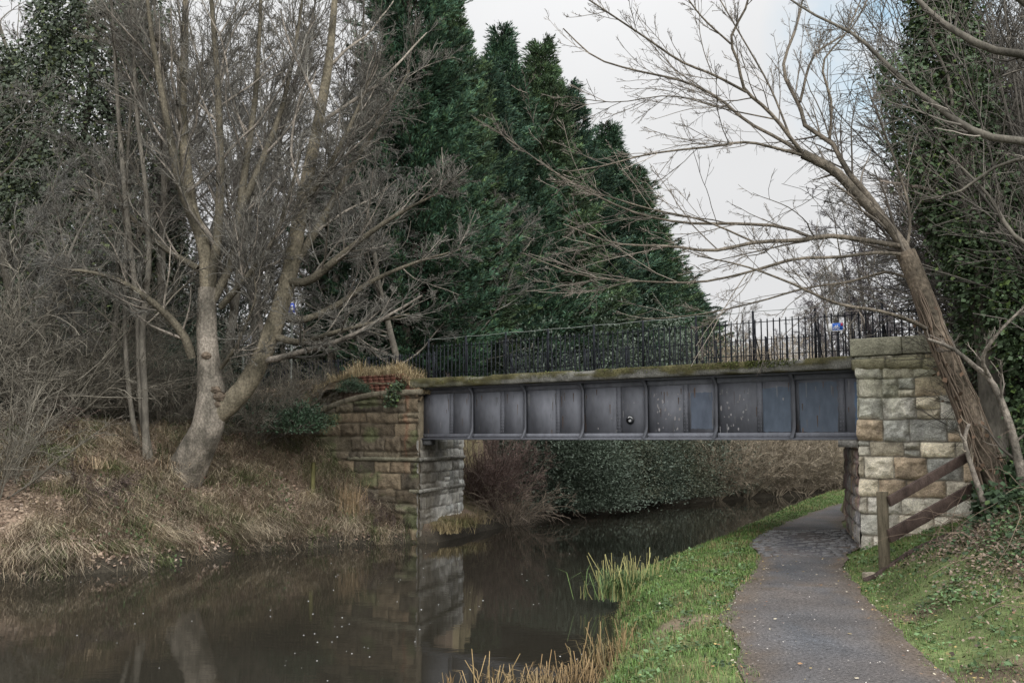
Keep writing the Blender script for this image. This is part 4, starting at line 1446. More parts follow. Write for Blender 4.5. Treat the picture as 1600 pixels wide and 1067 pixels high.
limb([(1254, 243, 14.2), (1213, 232, 13.9), (1172, 223, 13.7), (1146, 224, 13.5), (1116, 229, 13.4), (1067, 234, 13.2), (1005, 243, 13), (940, 260, 12.9), (890, 268, 12.8)], 0.023, .008, 18, 7, C=(.62, .6, .56))
limb([(1395, 360, 13.9), (1352, 300, 14.2), (1326, 270, 14.4), (1311, 244, 14.5), (1296, 218, 14.6), (1262, 203, 14.7), (1251, 170, 14.8), (1224, 109, 15), (1245, 40, 15.1), (1258, -20, 15.2)], 0.048, .015, 18, 8, C=(.62, .6, .56))
limb([(1250, 160, 14.8), (1273, 86, 14.9), (1330, 45, 15), (1360, -10, 15)], 0.022, .012, 12, 6, C=(.62, .6, .56))
limb([(1296, 221, 14.6), (1299, 161, 14.4), (1286, 98, 14.3), (1322, 52, 14.2), (1345, 0, 14.2)], 0.022, .01, 12, 6, C=(.62, .6, .56))
limb([(1236, 217, 14.1), (1200, 130, 14.5), (1160, 60, 14.7), (1125, 0, 14.8)], 0.017, .01, 12, 6, C=(.62, .6, .56))
limb([(1142, 69, 13.8), (1095, 25, 13.6), (1065, -15, 13.5)], 0.015, .01, 10, 6, C=(.62, .6, .56))
limb([(1405, 385, 13.8), (1348, 375, 13.7), (1292, 369, 13.5), (1254, 375, 13.3), (1180, 379, 13), (1110, 392, 12.8), (1050, 385, 12.6), (960, 380, 12.4), (880, 350, 12.2)], 0.040, .008, 20, 7, C=(.62, .6, .56))
limb([(1265, 370, 13.4), (1228, 356, 13.6), (1160, 350, 13.8), (1067, 348, 14), (1000, 335, 14.1), (930, 305, 14.2), (860, 265, 14.3), (790, 215, 14.4), (740, 185, 14.5)], 0.026, .006, 20, 6, C=(.62, .6, .56))
limb([(1415, 398, 13.8), (1370, 395, 13.5), (1310, 402, 13.2), (1240, 405, 12.9), (1170, 425, 12.7), (1100, 440, 12.5), (1010, 440, 12.3), (900, 428, 12.1), (815, 395, 12)], 0.028, .006, 20, 6, C=(.62, .6, .56))
limb([(1430, 440, 13.7), (1390, 425, 14), (1330, 440, 14.3), (1260, 450, 14.5), (1190, 470, 14.7), (1100, 490, 14.9), (1000, 500, 15)], 0.022, .006, 18, 6, C=(.62, .6, .56))
limb([(1450, 515, 13.6), (1420, 500, 13.2), (1370, 485, 12.9), (1310, 475, 12.7), (1230, 440, 12.5), (1160, 415, 12.3), (1090, 400, 12.2)], 0.028, .008, 18, 6, C=(.62, .6, .56))
limb([(1415, 400, 13.8), (1422, 340, 14), (1405, 270, 14.2), (1375, 190, 14.4), (1350, 120, 14.6)], 0.026, .008, 14, 6, C=(.62, .6, .56))
limb([(1180, 379, 13), (1100, 345, 12.8), (1010, 325, 12.6), (930, 300, 12.4), (860, 270, 12.3)], 0.015, .006, 14, 5, C=(.62, .6, .56))
limb([(1213, 187, 14), (1130, 170, 14.1), (1050, 150, 14.3), (960, 160, 14.4), (880, 150, 14.5)], 0.012, .006, 14, 5, C=(.62, .6, .56))
add_twigs(tb, cb, LV, 70, [S(n=13, t0=.12, t1=1, ang=.5, ln=.4, rr=.42, N=10, wob=.07, trop=.012, sides=4, minr=.005, max=2.4),
                           S(n=7, t0=.12, ang=.55, ln=.42, rr=.55, N=7, wob=.1, trop=.03, sides=3, minr=.0038, max=1.0),
                           S(n=5, t0=.15, ang=.65, ln=.4, rr=.7, N=4, wob=.15, trop=.05, sides=3, minr=.003, max=.32)], (0.125, 0.108, 0.09))
tb.build('trunk', M['bark_pale'], rt, True)
cb.build('crown', M['twig'], rt)
# dead ivy stems climbing its trunk
vb = MB()
rr = RNG(71)
for k in range(16):
    f = np.linspace(0, 1, 18)
    c = resample(np.array([at(*q) for q in [(1566, 775, 13.2), (1548, 730, 13.3), (1520, 655, 13.4), (1490, 580, 13.5), (1462, 515, 13.6), (1440, 455, 13.7)]]), 18)
    a = rr.uniform(2.2, 6.0) + np.cumsum(rr.normal(0, .2, 18))
    rad = .225 - .09 * f
    vb.tubes((c + np.stack([np.cos(a) * rad, np.sin(a) * rad, 0 * a], 1))[None], np.full((1, 18), rr.uniform(.006, .014)), 4, np.array([[.13, .10, .075]]) * rr.uniform(.7, 1.2))
n_ = 70
i = rr.integers(2, 17, n_)
a = rr.uniform(2.0, 5.2, n_)
P_ = c[i] + np.stack([np.cos(a), np.sin(a), rr.normal(0, .3, n_)], 1) * .23
vb.kites(P_, rr.normal(0, 1, (n_, 3)) + np.array([-.4, -.4, -.6]), rr.normal(0, 1, (n_, 3)), rr.uniform(.05, .1, n_), rr.uniform(.04, .08, n_), np.array([.11, .072, .048])[None] * rr.uniform(.5, 1.3, (n_, 1)))
vb.build('dead_ivy', M['twig'], rt)

# secondary grey stem by the fence and bare sapling in front of the rails
st_ = thing('grey_sapling', 'thin grey crooked sapling right of the leaning trunk among ivy', 'tree', tuple(at(1602, 800, 12.8)))
tb, cb = MB(), MB(); LV = []
limb([(1605, 790, 12.8), (1592, 720, 12.8), (1570, 640, 12.9), (1545, 590, 13), (1520, 570, 13), (1490, 545, 13.1), (1450, 530, 13.2)], .07, .02, 16, 7)
limb([(1548, 592, 13), (1535, 560, 12.8), (1560, 520, 12.6), (1600, 480, 12.5)], .03, .015, 10, 6)
add_twigs(tb, cb, LV, 75, [S(n=9, ang=.7, ln=.3, rr=.5, N=6, wob=.15, minr=.006), S(n=5, ang=.7, ln=.5, rr=.6, N=4, wob=.18, minr=.0045)], (0.15, 0.13, 0.11))
tb.build('trunk', M['bark_pale'], st_, True); cb.build('crown', M['twig'], st_)
st_ = thing('bare_sapling', 'slender broken sapling standing in front of the wooden rails', 'tree', tuple(at(1540, 800, 12.9)))
tb, cb = MB(), MB(); LV = []
limb([(1543, 800, 12.9), (1530, 765, 12.9), (1520, 735, 12.9), (1511, 705, 12.9), (1507, 688, 12.9), (1514, 662, 12.9)], .045, .022, 12, 7)
limb([(1508, 690, 12.9), (1500, 678, 12.85), (1497, 665, 12.8)], .02, .012, 6, 6, keep=False)
add_twigs(tb, cb, LV, 76, [S(n=5, t0=.5, ang=.8, ln=.35, rr=.4, N=5, wob=.15, minr=.005)], (0.2, 0.17, 0.13))
tb.build('trunk', M['bark_pale'], st_, True); cb.build('crown', M['twig'], st_)

# overhanging tree whose trunk stands just outside the frame at right
ot = thing('overhanging_tree', 'bare tree reaching long crooked boughs in from the edge above the ivy', 'tree', tuple(at(1720, 760, 11)))
tb, cb = MB(), MB(); LV = []
b0 = at(1720, 760, 11); b0[2] = gz(b0[0], b0[1]) - .2
P = np.array([b0, at(1715, 500, 11), at(1705, 250, 11.1), at(1690, 60, 11.2), at(1690, -150, 11.2)])
tb.tubes(resample(P, 16)[None], np.linspace(.2, .11, 16)[None], 10)
limb([(1708, 260, 11.1), (1660, 110, 11.3), (1600, 86, 11.5), (1554, 79, 11.6), (1498, 52, 11.8), (1460, 26, 12), (1430, -5, 12.1), (1400, -50, 12.2)], .075, .025, 16, 8)
limb([(1712, 330, 11), (1660, 235, 11.2), (1600, 221, 11.4), (1554, 216, 11.6), (1510, 199, 11.8), (1472, 172, 12), (1427, 139, 12.2), (1386, 101, 12.4), (1337, 56, 12.6), (1270, 22, 12.8), (1228, -5, 13)], .06, .012, 20, 8)
limb([(1714, 420, 11), (1650, 250, 11.2), (1600, 248, 11.4), (1554, 262, 11.6), (1498, 300, 11.8), (1442, 313, 12)], .04, .01, 14, 7)
limb([(1700, 200, 11.1), (1640, 40, 10.9), (1580, -10, 10.8)], .06, .03, 10, 7)
limb([(1712, 450, 11), (1660, 400, 11.3), (1600, 380, 11.5), (1540, 300, 11.8), (1480, 240, 12)], .04, .01, 14, 7)
add_twigs(tb, cb, LV, 80, [S(n=10, t0=.2, ang=.7, ln=.24, rr=.4, N=6, wob=.15, minr=.006, max=1.6), S(n=6, ang=.7, ln=.5, rr=.6, N=5, wob=.18, minr=.0045), S(n=3, ang=.7, ln=.5, rr=.7, N=4, wob=.18, minr=.0035)], (0.105, 0.094, 0.08))
tb.build('trunk', M['bark_dark'], ot, True); cb.build('crown', M['twig'], ot)

# ivy-clad tree on the right
it = thing('ivy_clad_tree', 'tall leaning tree wrapped in green ivy behind the leaning trunk', 'tree', tuple(at(1552, 700, 15)))
tb, cb, fb = MB(), MB(), MB(); LV = []
limb([(1556, 720, 15), (1545, 560, 15), (1525, 400, 15.1), (1500, 240, 15.2), (1480, 110, 15.3), (1465, 0, 15.4), (1455, -120, 15.5)], .2, .1, 18, 9)
limb([(1535, 490, 14.8), (1530, 440, 14.6), (1508, 330, 14.6), (1492, 220, 14.7), (1478, 110, 14.8), (1450, 60, 14.9)], .05, .02, 14, 7)
add_twigs(tb, cb, LV, 85, [S(n=16, t0=.3, ang=.9, ln=.2, rr=.4, N=6, wob=.15, minr=.008, max=1.8), S(n=7, ang=.7, ln=.5, rr=.6, N=5, wob=.18, minr=.005), S(n=4, ang=.7, ln=.5, rr=.7, N=4, wob=.18, minr=.004)], (0.12, 0.10, 0.085))
pth = [at(*q) for q in [(1660, 740, 15), (1625, 600, 15), (1565, 440, 15.1), (1512, 260, 15.2), (1478, 110, 15.3), (1462, -60, 15.4)]]
ivy(fb, pth, [.8, .85, .8, .7, .5, .45], 36000, 87, (.04, .095), (0.05, 0.08, 0.036))
ivy(fb, [at(1470, 330, 15.1), at(1430, 180, 15), at(1400, 90, 15)], [.45, .5, .3], 4200, 88, (.04, .09), (0.05, 0.08, 0.036))
ivy(fb, [at(1630, 560, 14.6), at(1545, 410, 14.8), at(1480, 330, 15)], [.7, .7, .4], 9000, 89, (.04, .09), (0.05, 0.08, 0.036))
tb.build('trunk', M['bark_dark'], it, True); cb.build('crown', M['twig'], it); fb.build('ivy', M['leaf'], it)

fb = MB()
ivy(fb, [at(1640, 850, 12.4), at(1590, 800, 12.9), at(1570, 770, 13.0)], [.55, .5, .3], 4500, 187, (.06, .12), (0.036, 0.062, 0.03))
ivy(fb, [at(1660, 760, 12.8), at(1600, 740, 13.4)], [.5, .45], 2600, 188, (.06, .12), (0.036, 0.062, 0.03))
tag(fb.build('ivy_mound', M['leaf']), 'dark ivy mounded round the foot of the leaning trunk and grey sapling', 'ivy')

# ------------------------------------------------------------------ conifers in a row
GRP = 'dark green conifers in a row behind the bridge'
cons = [(640, 33, 19.5, 3.7, 'tallest broad dark conifer at the left end of the row, its top out of sight'),
        (690, 36.5, 18.0, 3.6, 'tall dark conifer second from the left end of the row'),
        (742, 39, 15.6, 3.6, 'shorter bushy conifer in the gap left of the twin pointed tops'),
        (790, 41, 17.9, 4.0, 'conifer with the first sharp pointed top right of the gap'),
        (856, 44.5, 18.7, 4.3, 'conifer with the second sharp pointed top, tallest against the sky'),
        (914, 50, 18.2, 4.9, 'conifer just right of the two sharp tops'),
        (958, 58, 18.2, 5.4, 'conifer in the middle of the sloping skyline'),
        (1000, 69, 18.4, 6.0, 'conifer lower on the sloping skyline above the railing'),
        (1042, 85, 17.4, 6.2, 'second last conifer of the row, above the railing'),
        (1080, 104, 15.2, 7.0, 'last and lowest conifer at the right end of the row')]
proto = {}
for k, (px, Yd, H, Rm, lab) in enumerate(cons):
    c = at(px, 600, Yd)
    z0 = gz(c[0], c[1]) - .1
    kind = k % 3
    if kind not in proto:
        proto[kind] = (conifer('conifer', lab, 200 + kind, 19.0, 3.3, (c[0], c[1], z0), GRP, [(0.036, 0.072, 0.045), (0.046, 0.076, 0.04), (0.034, 0.066, 0.046)][kind]), 19.0, 3.3)
        proto[kind][0].scale = (Rm / 3.3, Rm / 3.3, H / 19.0)
    else:
        p_, h_, r_ = proto[kind]
        copy_tree(p_, (c[0], c[1], z0), k * 1.9, (Rm / r_, Rm / r_, H / h_), lab)

# ------------------------------------------------------------------ bare woodland
def place(px, Yd):
    c = at(px, 650, Yd)
    return (c[0], c[1], gz(c[0], c[1]) - .05)


GW = 'bare trees crowding the wood behind the left bank'
LW = 'bare twiggy tree crowded among others in the wood behind the left bank'
v1 = bare_tree('bare_tree', LW, 'tree', 301, 12.5, .15, (.02, 0), GW, place(60, 27), nlimb=13, t0=.15, spread=.42, dens=1.05)
v2 = bare_tree('bare_tree', LW, 'tree', 311, 11.0, .11, (-.03, .02), GW, place(165, 29), nlimb=14, t0=.1, spread=.4, dens=1.05, ctw=(0.105, 0.102, 0.092))
v3 = bare_tree('bare_tree', LW, 'tree', 321, 14.0, .17, (.03, 0), GW, place(255, 31), nlimb=14, t0=.2, spread=.4, dens=1.0, ctw=(0.118, 0.106, 0.094))
rr = RNG(330)
for k, (px, Yd, sc) in enumerate([(-60, 26, 1), (10, 33, 1.15), (110, 35, 1.2), (205, 38, 1.25), (300, 36, 1.1), (350, 30, .95), (400, 34, 1.1), (455, 37, 1.15), (520, 33, .95), (20, 23.5, .62), (575, 38, 1.05), (-110, 30, 1.1), (240, 44, 1.5), (60, 46, 1.6), (420, 46, 1.4), (545, 44, 1.35), (140, 24.8, .6)]):
    copy_tree((v1, v2, v3)[k % 3], place(px, Yd), rr.uniform(0, 6.28), sc)
for (px, Yd, sc, lab, v) in [(628, 30.5, .86, 'bare tree with fine brown twigs in front of the dark conifers, nearer the railing', v2),
                             (690, 33, .78, 'spreading bare tree against the darkest conifers behind the railing end', v1)]:
    t_ = copy_tree(v, place(px, Yd), rr.uniform(0, 6.28), (sc * 1.3, sc * 1.3, sc), lab)
    t_['group'] = 'bare trees before the conifers'
# slim multi-stemmed tree left of the big tree
slim = thing('slim_tree', 'slim dark tree of three close upright stems left of the big pale tree', 'tree', place(225, 24.3))
tb, cb = MB(), MB(); LV = []
limb([(235, 725, 24.3), (222, 640, 24.3), (218, 560, 24.3), (215, 480, 24.3), (205, 400, 24.3), (195, 300, 24.3), (185, 180, 24.3), (178, 60, 24.3), (170, -60, 24.3)], .1, .03, 22, 8)
limb([(228, 730, 24.2), (226, 620, 24.2), (222, 520, 24.2), (232, 420, 24.1), (228, 300, 24), (214, 180, 24), (208, 60, 24), (200, -60, 24)], .09, .03, 22, 8)
limb([(222, 725, 24.4), (205, 640, 24.4), (196, 540, 24.4), (196, 400, 24.5), (198, 280, 24.5), (205, 150, 24.6), (212, 0, 24.6)], .07, .02, 22, 8)
add_twigs(tb, cb, LV, 93, [S(n=16, t0=.25, ang=.8, ln=.25, rr=.4, N=7, wob=.14, trop=.04, sides=4, minr=.012, max=2.6), S(n=7, ang=.7, ln=.5, rr=.5, N=6, wob=.17, minr=.008), S(n=5, ang=.7, ln=.5, rr=.6, N=4, wob=.18, minr=.006)], (0.09, 0.08, 0.065))
tb.build('trunk', M['bark_dark'], slim, True); cb.build('crown', M['twig'], slim)

# ivy-clad trees at far left
for (px, Yd, H, seed, lab, rad) in [(105, 31, 14, 401, 'ivy-smothered tree forming the big dark green column at far left', [1.7, 2.0, 2.2, 2.1, 1.6]),
                                    (-20, 34, 13, 402, 'ivy-smothered tree at the very edge left of the big green column', [1.4, 1.8, 1.9, 1.7, 1.2]),
                                    (590, 34.5, 8.5, 403, 'ivy-clad trunk between the sycamore limb and the conifers', [.9, 1.0, .9, .7, .5]),
                                    (505, 35, 8.5, 404, 'ivy-clad trunk just right of the blue sign', [.8, .9, .8, .7, .4]),
                                    (210, 33, 9.0, 405, 'ivy-clad trunk behind the slim three-stemmed tree', [.8, .9, 1.0, .7, .4])]:
    l = np.array(place(px, Yd))
    t_ = thing('ivy_clad_tree', lab, 'tree', tuple(l), 'ivy-clad trees of the left wood')
    rng = RNG(seed)
    P, R = grow(np.array([[0, 0, -.3]]), np.array([[rng.normal(0, .04), 0, 1.0]]), [H], [.2], [.05], 12, .05, .02, rng)
    tb, cb, fb = MB(), MB(), MB()
    tb.tubes(P + l, R, 8)
    add_twigs(tb, cb, [(P + l, R)], seed, [S(n=14, t0=.3, ang=.8, ln=.22, rr=.4, N=6, wob=.15, minr=.012), S(n=7, ang=.7, ln=.5, rr=.5, N=5, wob=.18, minr=.008), S(n=5, ang=.7, ln=.5, rr=.6, N=4, wob=.18, minr=.006)], (0.09, 0.08, 0.07))
    ivy(fb, (P + l)[0], rad, 80000 if H > 10 else 24000, seed, (.07, .15), (0.05, 0.066, 0.04))
    tb.build('trunk', M['bark_dark'], t_, True); cb.build('crown', M['twig'], t_); fb.build('ivy', M['leaf'], t_)

# trees beyond the right end of the bridge
GR = 'bare trees beyond the right end of the bridge'
LR = 'bare twiggy tree seen through and above the railing near the blue cycle sign'
w1 = bare_tree('bare_tree', LR, 'tree', 341, 9.5, .12, (-.04, 0), GR, place(1402, 31), nlimb=15, t0=.1, spread=.45, dens=1.1, ctw=(0.085, 0.075, 0.08), up=.05)
for k, (px, Yd, sc) in enumerate([(1315, 78, 1.5), (1440, 36, 1.15), (1355, 72, 1.6), (1480, 28, 1.0), (1270, 85, 1.3), (1530, 24, 1.0)]):
    copy_tree((w1, w1, v2)[k % 3], place(px, Yd), rr.uniform(0, 6.28), sc, LR)['group'] = GR
for k, (px, Yd, sc) in enumerate([(1140, 95, .85), (1165, 105, .8), (1200, 100, .55)]):
    copy_tree(v3, place(px, Yd), rr.uniform(0, 6.28), sc, 'hazy distant bare tree just right of the last conifer')['group'] = 'distant bare trees'
# dark twiggy scrub at the right edge, and on the embankment
GE = 'bare thorny scrub at the right edge'
LE_ = 'tangle of bare brown scrub on the right embankment beside the ivy-clad tree'
sc1 = twig_bush('bare_scrub', LE_, 351, 5.5, place(1625, 18.0), (0.085, 0.077, 0.066), 40, .3, GE, 1.1, .005)
for (px, Yd, s_) in [(1690, 17, 1.4), (1600, 16.2, .95), (1575, 19.5, 1.5), (1720, 14.5, 1.4), (1620, 22, 2.0)]:
    copy_tree(sc1, place(px, Yd), rr.uniform(0, 6.28), s_)

# ------------------------------------------------------------------ shrubs
LAU = (0.07, 0.092, 0.066)
lb = leafy_bush('laurel_bush', 'dark glossy evergreen bush at the near end of the row overhanging the far canal bank', 501, (2.6, 2.3, 3.4), place(850, 34.8), LAU, 60000, (.06, .13), 'evergreen bushes overhanging the canal')


def far_bank(px, py, back, ):
    c = on(px, py, ZW)
    c[1] += back
    c[0] -= back * .25
    return (c[0], c[1], max(gz(c[0], c[1]), ZW) - .1)


lb.location = far_bank(865, 803, -.1)
lb2 = leafy_bush('laurel_bush', 'dull olive evergreen bush right of the glossy one nearest the red-stemmed shrub', 505, (2.2, 2.0, 3.2), far_bank(935, 793, -.2), (0.085, 0.092, 0.06), 46000, (.045, .1), clumps=70)
labs = ['third evergreen bush from the red-stemmed shrub on the far bank', 'middle evergreen bush of the row overhanging the far bank', 'evergreen bush next to last before the pale bare scrub', 'bluish evergreen bush beside the pale bare scrub under the bridge']
for k, (px, py, s_) in enumerate([(975, 789, .85), (1020, 784, 1.05), (1080, 780, .9), (1130, 776, .8)]):
    copy_tree((lb, lb2)[k % 2], far_bank(px, py, -.1), k * 1.7 + 1, (s_, s_, s_ * (1.0, 1.1)[k % 2]), labs[k])
for k, (px, Yd, s_, lab) in enumerate([(800, 38, 1.5, 'tall evergreen bush behind the red-stemmed shrub and dark pier'), (900, 44, 1.6, 'tall evergreen bush set back under the middle of the girder'), (1010, 50, 1.7, 'evergreen bush set back behind the row, right of mid span')]):
    copy_tree(lb, place(px, Yd), k * 2.3, s_, lab)
# undergrowth in the left wood
GU = 'dark evergreen undergrowth in the left wood'
LU = 'dark leafy undergrowth bush under the bare trees of the left wood'
for k, (px, Yd, s_) in enumerate([(-40, 29, .8), (40, 31, .9), (120, 33, .9), (270, 29.5, .75), (170, 36, 1.2), (330, 38, 1.2), (0, 40, 1.5), (440, 40, .9), (90, 42, 1.7), (250, 44, 1.7), (520, 42, 1.0), (590, 40, .9), (650, 37, .9), (20, 26.5, .5), (640, 45, 1.5), (720, 46, 1.3)]):
    copy_tree(lb, place(px, Yd), k * 1.3, s_, LU)['group'] = GU
hb = leafy_bush('holly_bush', 'rounded dark green bush clinging to the end of the left abutment wall', 511, (.75, .7, .62), tuple(at(470, 655, 26.2) - np.array([0, 0, .25])), (0.03, 0.055, 0.03), 4200, (.05, .1))
copy_tree(hb, tuple(at(552, 598, 25.6) - np.array([0, 0, .2])), 1.2, (.5, .5, .45), 'small ivy clump spilling over the top of the left wall beside red brick')
copy_tree(hb, tuple(at(415, 640, 27.5) - np.array([0, 0, .3])), 2.2, (1.2, 1.2, .8), 'low dark bush on the embankment right of the forked trunk')
# ivy tuft over the wall
fb = MB()
ivy(fb, [bp(SL + .55, -.1, 3.45), bp(SL + .75, -.14, 3.2), bp(SL + .9, -.14, 2.85)], [.12, .22, .1], 900, 520, (.04, .08), (0.04, 0.06, 0.03))
tag(fb.build('ivy_trail', M['leaf']), 'trail of ivy leaves hanging down the left abutment below the bricks', 'ivy')
# red-stemmed shrub and pale bare scrub beyond the bridge
rb = twig_bush('red_stemmed_shrub', 'red-stemmed bare shrub at the water behind the left abutment', 521, 2.6, far_bank(765, 822, .9), (0.13, 0.092, 0.08), 90, .7, None, .9, .005)
wb = twig_bush('drooping_shrub', 'pale drooping bare stems over the water right of the dark pier', 523, 2.3, far_bank(800, 822, .3), (0.19, 0.155, 0.12), 50, .9, None, .6, .005, droop=.25)
ps = twig_bush('pale_scrub', 'pale brown bare scrub at the bend of the canal, next to the evergreens', 531, 4.6, far_bank(1180, 772, .8), (0.27, 0.228, 0.17), 110, .55, 'pale scrub at the canal bend', 1.25, .009)
for k, (px, py, bk, s_, lab) in enumerate([(1215, 770, .8, 1.05, 'second clump of pale brown scrub at the canal bend'), (1255, 769, .8, 1.0, 'third clump of pale brown scrub at the canal bend'), (1292, 768, .8, 1.1, 'clump of pale brown scrub seen closest to the right pier under the bridge'),
                                          (1240, 769, 6, 1.1, 'taller pale scrub behind the clumps at the canal bend'), (1310, 768, 6, 1.1, 'taller pale scrub behind, beside the right pier'), (1160, 773, 5, 1.0, 'taller brown scrub behind the last evergreen bush')]):
    copy_tree(ps, far_bank(px, py, bk), k * 1.1, s_, lab)
for k, (xx, s_, lab) in enumerate([(8.6, .62, 'low pale scrub at the water just right of the last evergreen bush'), (10.2, .7, 'second low pale scrub along the water of the canal bend'), (11.8, .66, 'middle low pale scrub along the water of the canal bend'), (13.4, .72, 'low pale scrub along the water left of the right pier'), (15.0, .7, 'low pale scrub touching the right pier in view, at the water'), (16.8, .8, 'last low pale scrub at the water, beside the grass verge')]):
    yy_ = float(np.interp(xx, LE[10:, 0], LE[10:, 1])) + .45
    copy_tree(ps, (xx, yy_, ZW + .05), k * 2.1, (s_ * 1.2, s_ * 1.2, s_), lab)
# left edge scrub hanging over the bank, brambles
sc2 = twig_bush('bare_scrub', 'arching bare scrub over the water bank at the far left edge', 541, 3.2, place(-10, 20.6), (0.13, 0.118, 0.095), 46, .8, 'bare scrub on the left bank', .9, .005, droop=.12)
for (px, Yd, s_, lab) in [(70, 24.5, 1.3, 'bare scrub rising at the foot of the ivy column'), (150, 26, 1.2, 'bare scrub between the ivy column and slim tree'), (400, 27, .8, 'low bare scrub on the embankment right of the forked trunk'), (480, 28.5, .7, 'low bare scrub behind the bush at the left abutment'), (250, 27, 1.0, 'bare scrub behind the slim three-stemmed tree'), (-60, 23, 1.5, 'tall bare scrub at the far left edge, set back from the water')]:
    copy_tree(sc2, place(px, Yd), px * .7, s_, lab)
br2 = twig_bush('bramble', 'dark bramble tangle at the water by the left abutment', 551, .9, far_bank(610, 846, .5), (0.08, 0.06, 0.05), 40, 1.0, 'brambles on the left bank', .8, .005, droop=.3)
for (px, py, s_, lab) in [(690, 832, .8, 'bramble tangle at the foot of the left pier'), (120, 880, 1.2, 'bramble tangle low on the bank at far left'), (30, 870, 1.3, 'bramble tangle at the left edge just above the water')]:
    copy_tree(br2, far_bank(px, py, .7), px, s_, lab)

# ------------------------------------------------------------------ ground cover
def scatter(n, x0, x1, y0, y1, seed):
    r = RNG(seed)
    return r.uniform(x0, x1, n), r.uniform(y0, y1, n), r


def inv_bridge(x, y):
    return bridge_st(x, y)


# green verge
x, y, r = scatter(1100000, -3, 16, 6.5, 40, 601)
keep = r.random(len(x)) < np.clip(16.0 / y, 0.12, 1) ** 1.7
x, y = x[keep], y[keep]
dr = -sdist(x, y, RE); pl = sdist(x, y, PL); pr = -sdist(x, y, PR)
s, t = bridge_st(x, y)
nn = fbm(x * 1.3, y * 1.3, 610, 4); n2_ = fbm(x * 4, y * 4, 612, 3)
left = (dr > -.05) & (pl > -.07 + (n2_ - .5) * .3)
right = (pr > -.07 + (n2_ - .5) * .35) & (t < -.02) & (pr < 6)
worn = smooth(.54, .62, nn) * .55
worn = np.where(left, np.maximum(worn, .9 * smooth(.9, .2, np.hypot((x - on(1060, 965, 0)[0]) / .8, (y - on(1060, 965, 0)[1]) / .7))), worn)
ivyz = smooth(.7, 1.6, pr) * smooth(10.0, 11.5, y) * (t < -2.6)
ramp = right & (t > -2.8)
keepp = np.where(left, r.random(len(x)) > worn, (r.random(len(x)) > np.maximum(ivyz * .93, worn)) & (r.random(len(x)) < np.where(ramp, .95, .85)))
k = (left | right) & keepp
x, y, nn, n2_, dr, pr = x[k], y[k], nn[k], n2_[k], dr[k], pr[k]
isl = left[k]
n = len(x)
z = ground(x, y)
H = r.uniform(.03, .09, n) * (0.45 + 1.9 * np.clip(nn - .2, 0, 1) ** 1.5 + .7 * n2_ ** 2) * np.where(dr < .5, 1.7, 1.0) * np.where(isl, 1.15, .8)
c1 = np.array([0.05, 0.115, 0.022]); c2 = np.array([0.13, 0.20, 0.055]); c3 = np.array([0.22, 0.18, 0.085])
f = (r.random((n, 1)) * .8 + nn[:, None] * .4)
C = c1 * (1 - np.clip(f, 0, 1)) + c2 * np.clip(f, 0, 1)
dry = (r.random(n) < np.where(isl, .07 + .35 * smooth(.48, .6, nn) + .25 * smooth(.4, 0, dr), .14))
C[dry] = c3 * r.uniform(.6, 1.2, (dry.sum(), 1))
a = r.uniform(0, 6.283, n)
gb = MB()
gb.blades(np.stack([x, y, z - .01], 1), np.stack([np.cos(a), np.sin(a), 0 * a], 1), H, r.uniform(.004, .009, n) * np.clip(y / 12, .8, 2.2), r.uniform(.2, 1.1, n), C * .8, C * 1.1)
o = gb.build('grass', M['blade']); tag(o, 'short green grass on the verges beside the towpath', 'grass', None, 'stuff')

# left bank: dry grass in matted clumps
r = RNG(620)
nc = 4900
cxs = r.uniform(-16, 0.5, nc); cys = r.uniform(15, 32, nc)
dl = sdist(cxs, cys, LE); s, t = bridge_st(cxs, cys)
k = (dl > .02) & (dl < 5.5) & ((t < -.1) | (s > SL + 5)) & ((fbm(cxs * .5, cys * .5, 622, 3) > .34) | (dl < .7))
cxs, cys, dl = cxs[k], cys[k], dl[k]
nc = len(cxs)
per = r.integers(30, 110, nc)
idx = np.repeat(np.arange(nc), per)
n = len(idx)
x = cxs[idx] + r.normal(0, .13, n); y = cys[idx] + r.normal(0, .13, n)
z = ground(x, y)
g0 = np.stack([(ground(cxs + .3, cys) - ground(cxs - .3, cys)), (ground(cxs, cys + .3) - ground(cxs, cys - .3))], 1)
dn = -g0 / np.maximum(np.linalg.norm(g0, axis=1, keepdims=True), .05)
a = r.uniform(0, 6.283, n)
D = np.stack([np.cos(a), np.sin(a), 0 * a], 1)
D[:, :2] += dn[idx] * np.where(dl < .6, 2.2, 1.1)[idx][:, None]
hc = r.uniform(.18, .6, nc)
H = hc[idx] * r.uniform(.5, 1.2, n)
pal = np.array([[0.54, 0.455, 0.32], [0.44, 0.36, 0.25], [0.31, 0.24, 0.175], [0.50, 0.42, 0.31], [0.18, 0.215, 0.09]])
pc = pal[r.choice(5, nc, p=[.2, .23, .2, .17, .2])] * r.uniform(.7, 1.15, (nc, 1))
C = pc[idx] * r.uniform(.5, 1.35, (n, 1)) * (.6 + .8 * fbm(x * 1.1, y * 1.1, 626, 3))[:, None]
gb = MB()
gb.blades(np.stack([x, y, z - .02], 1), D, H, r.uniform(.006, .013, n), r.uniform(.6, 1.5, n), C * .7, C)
tag(gb.build('dry_grass', M['blade']), 'matted dry brown grass covering the left bank', 'grass', None, 'stuff')

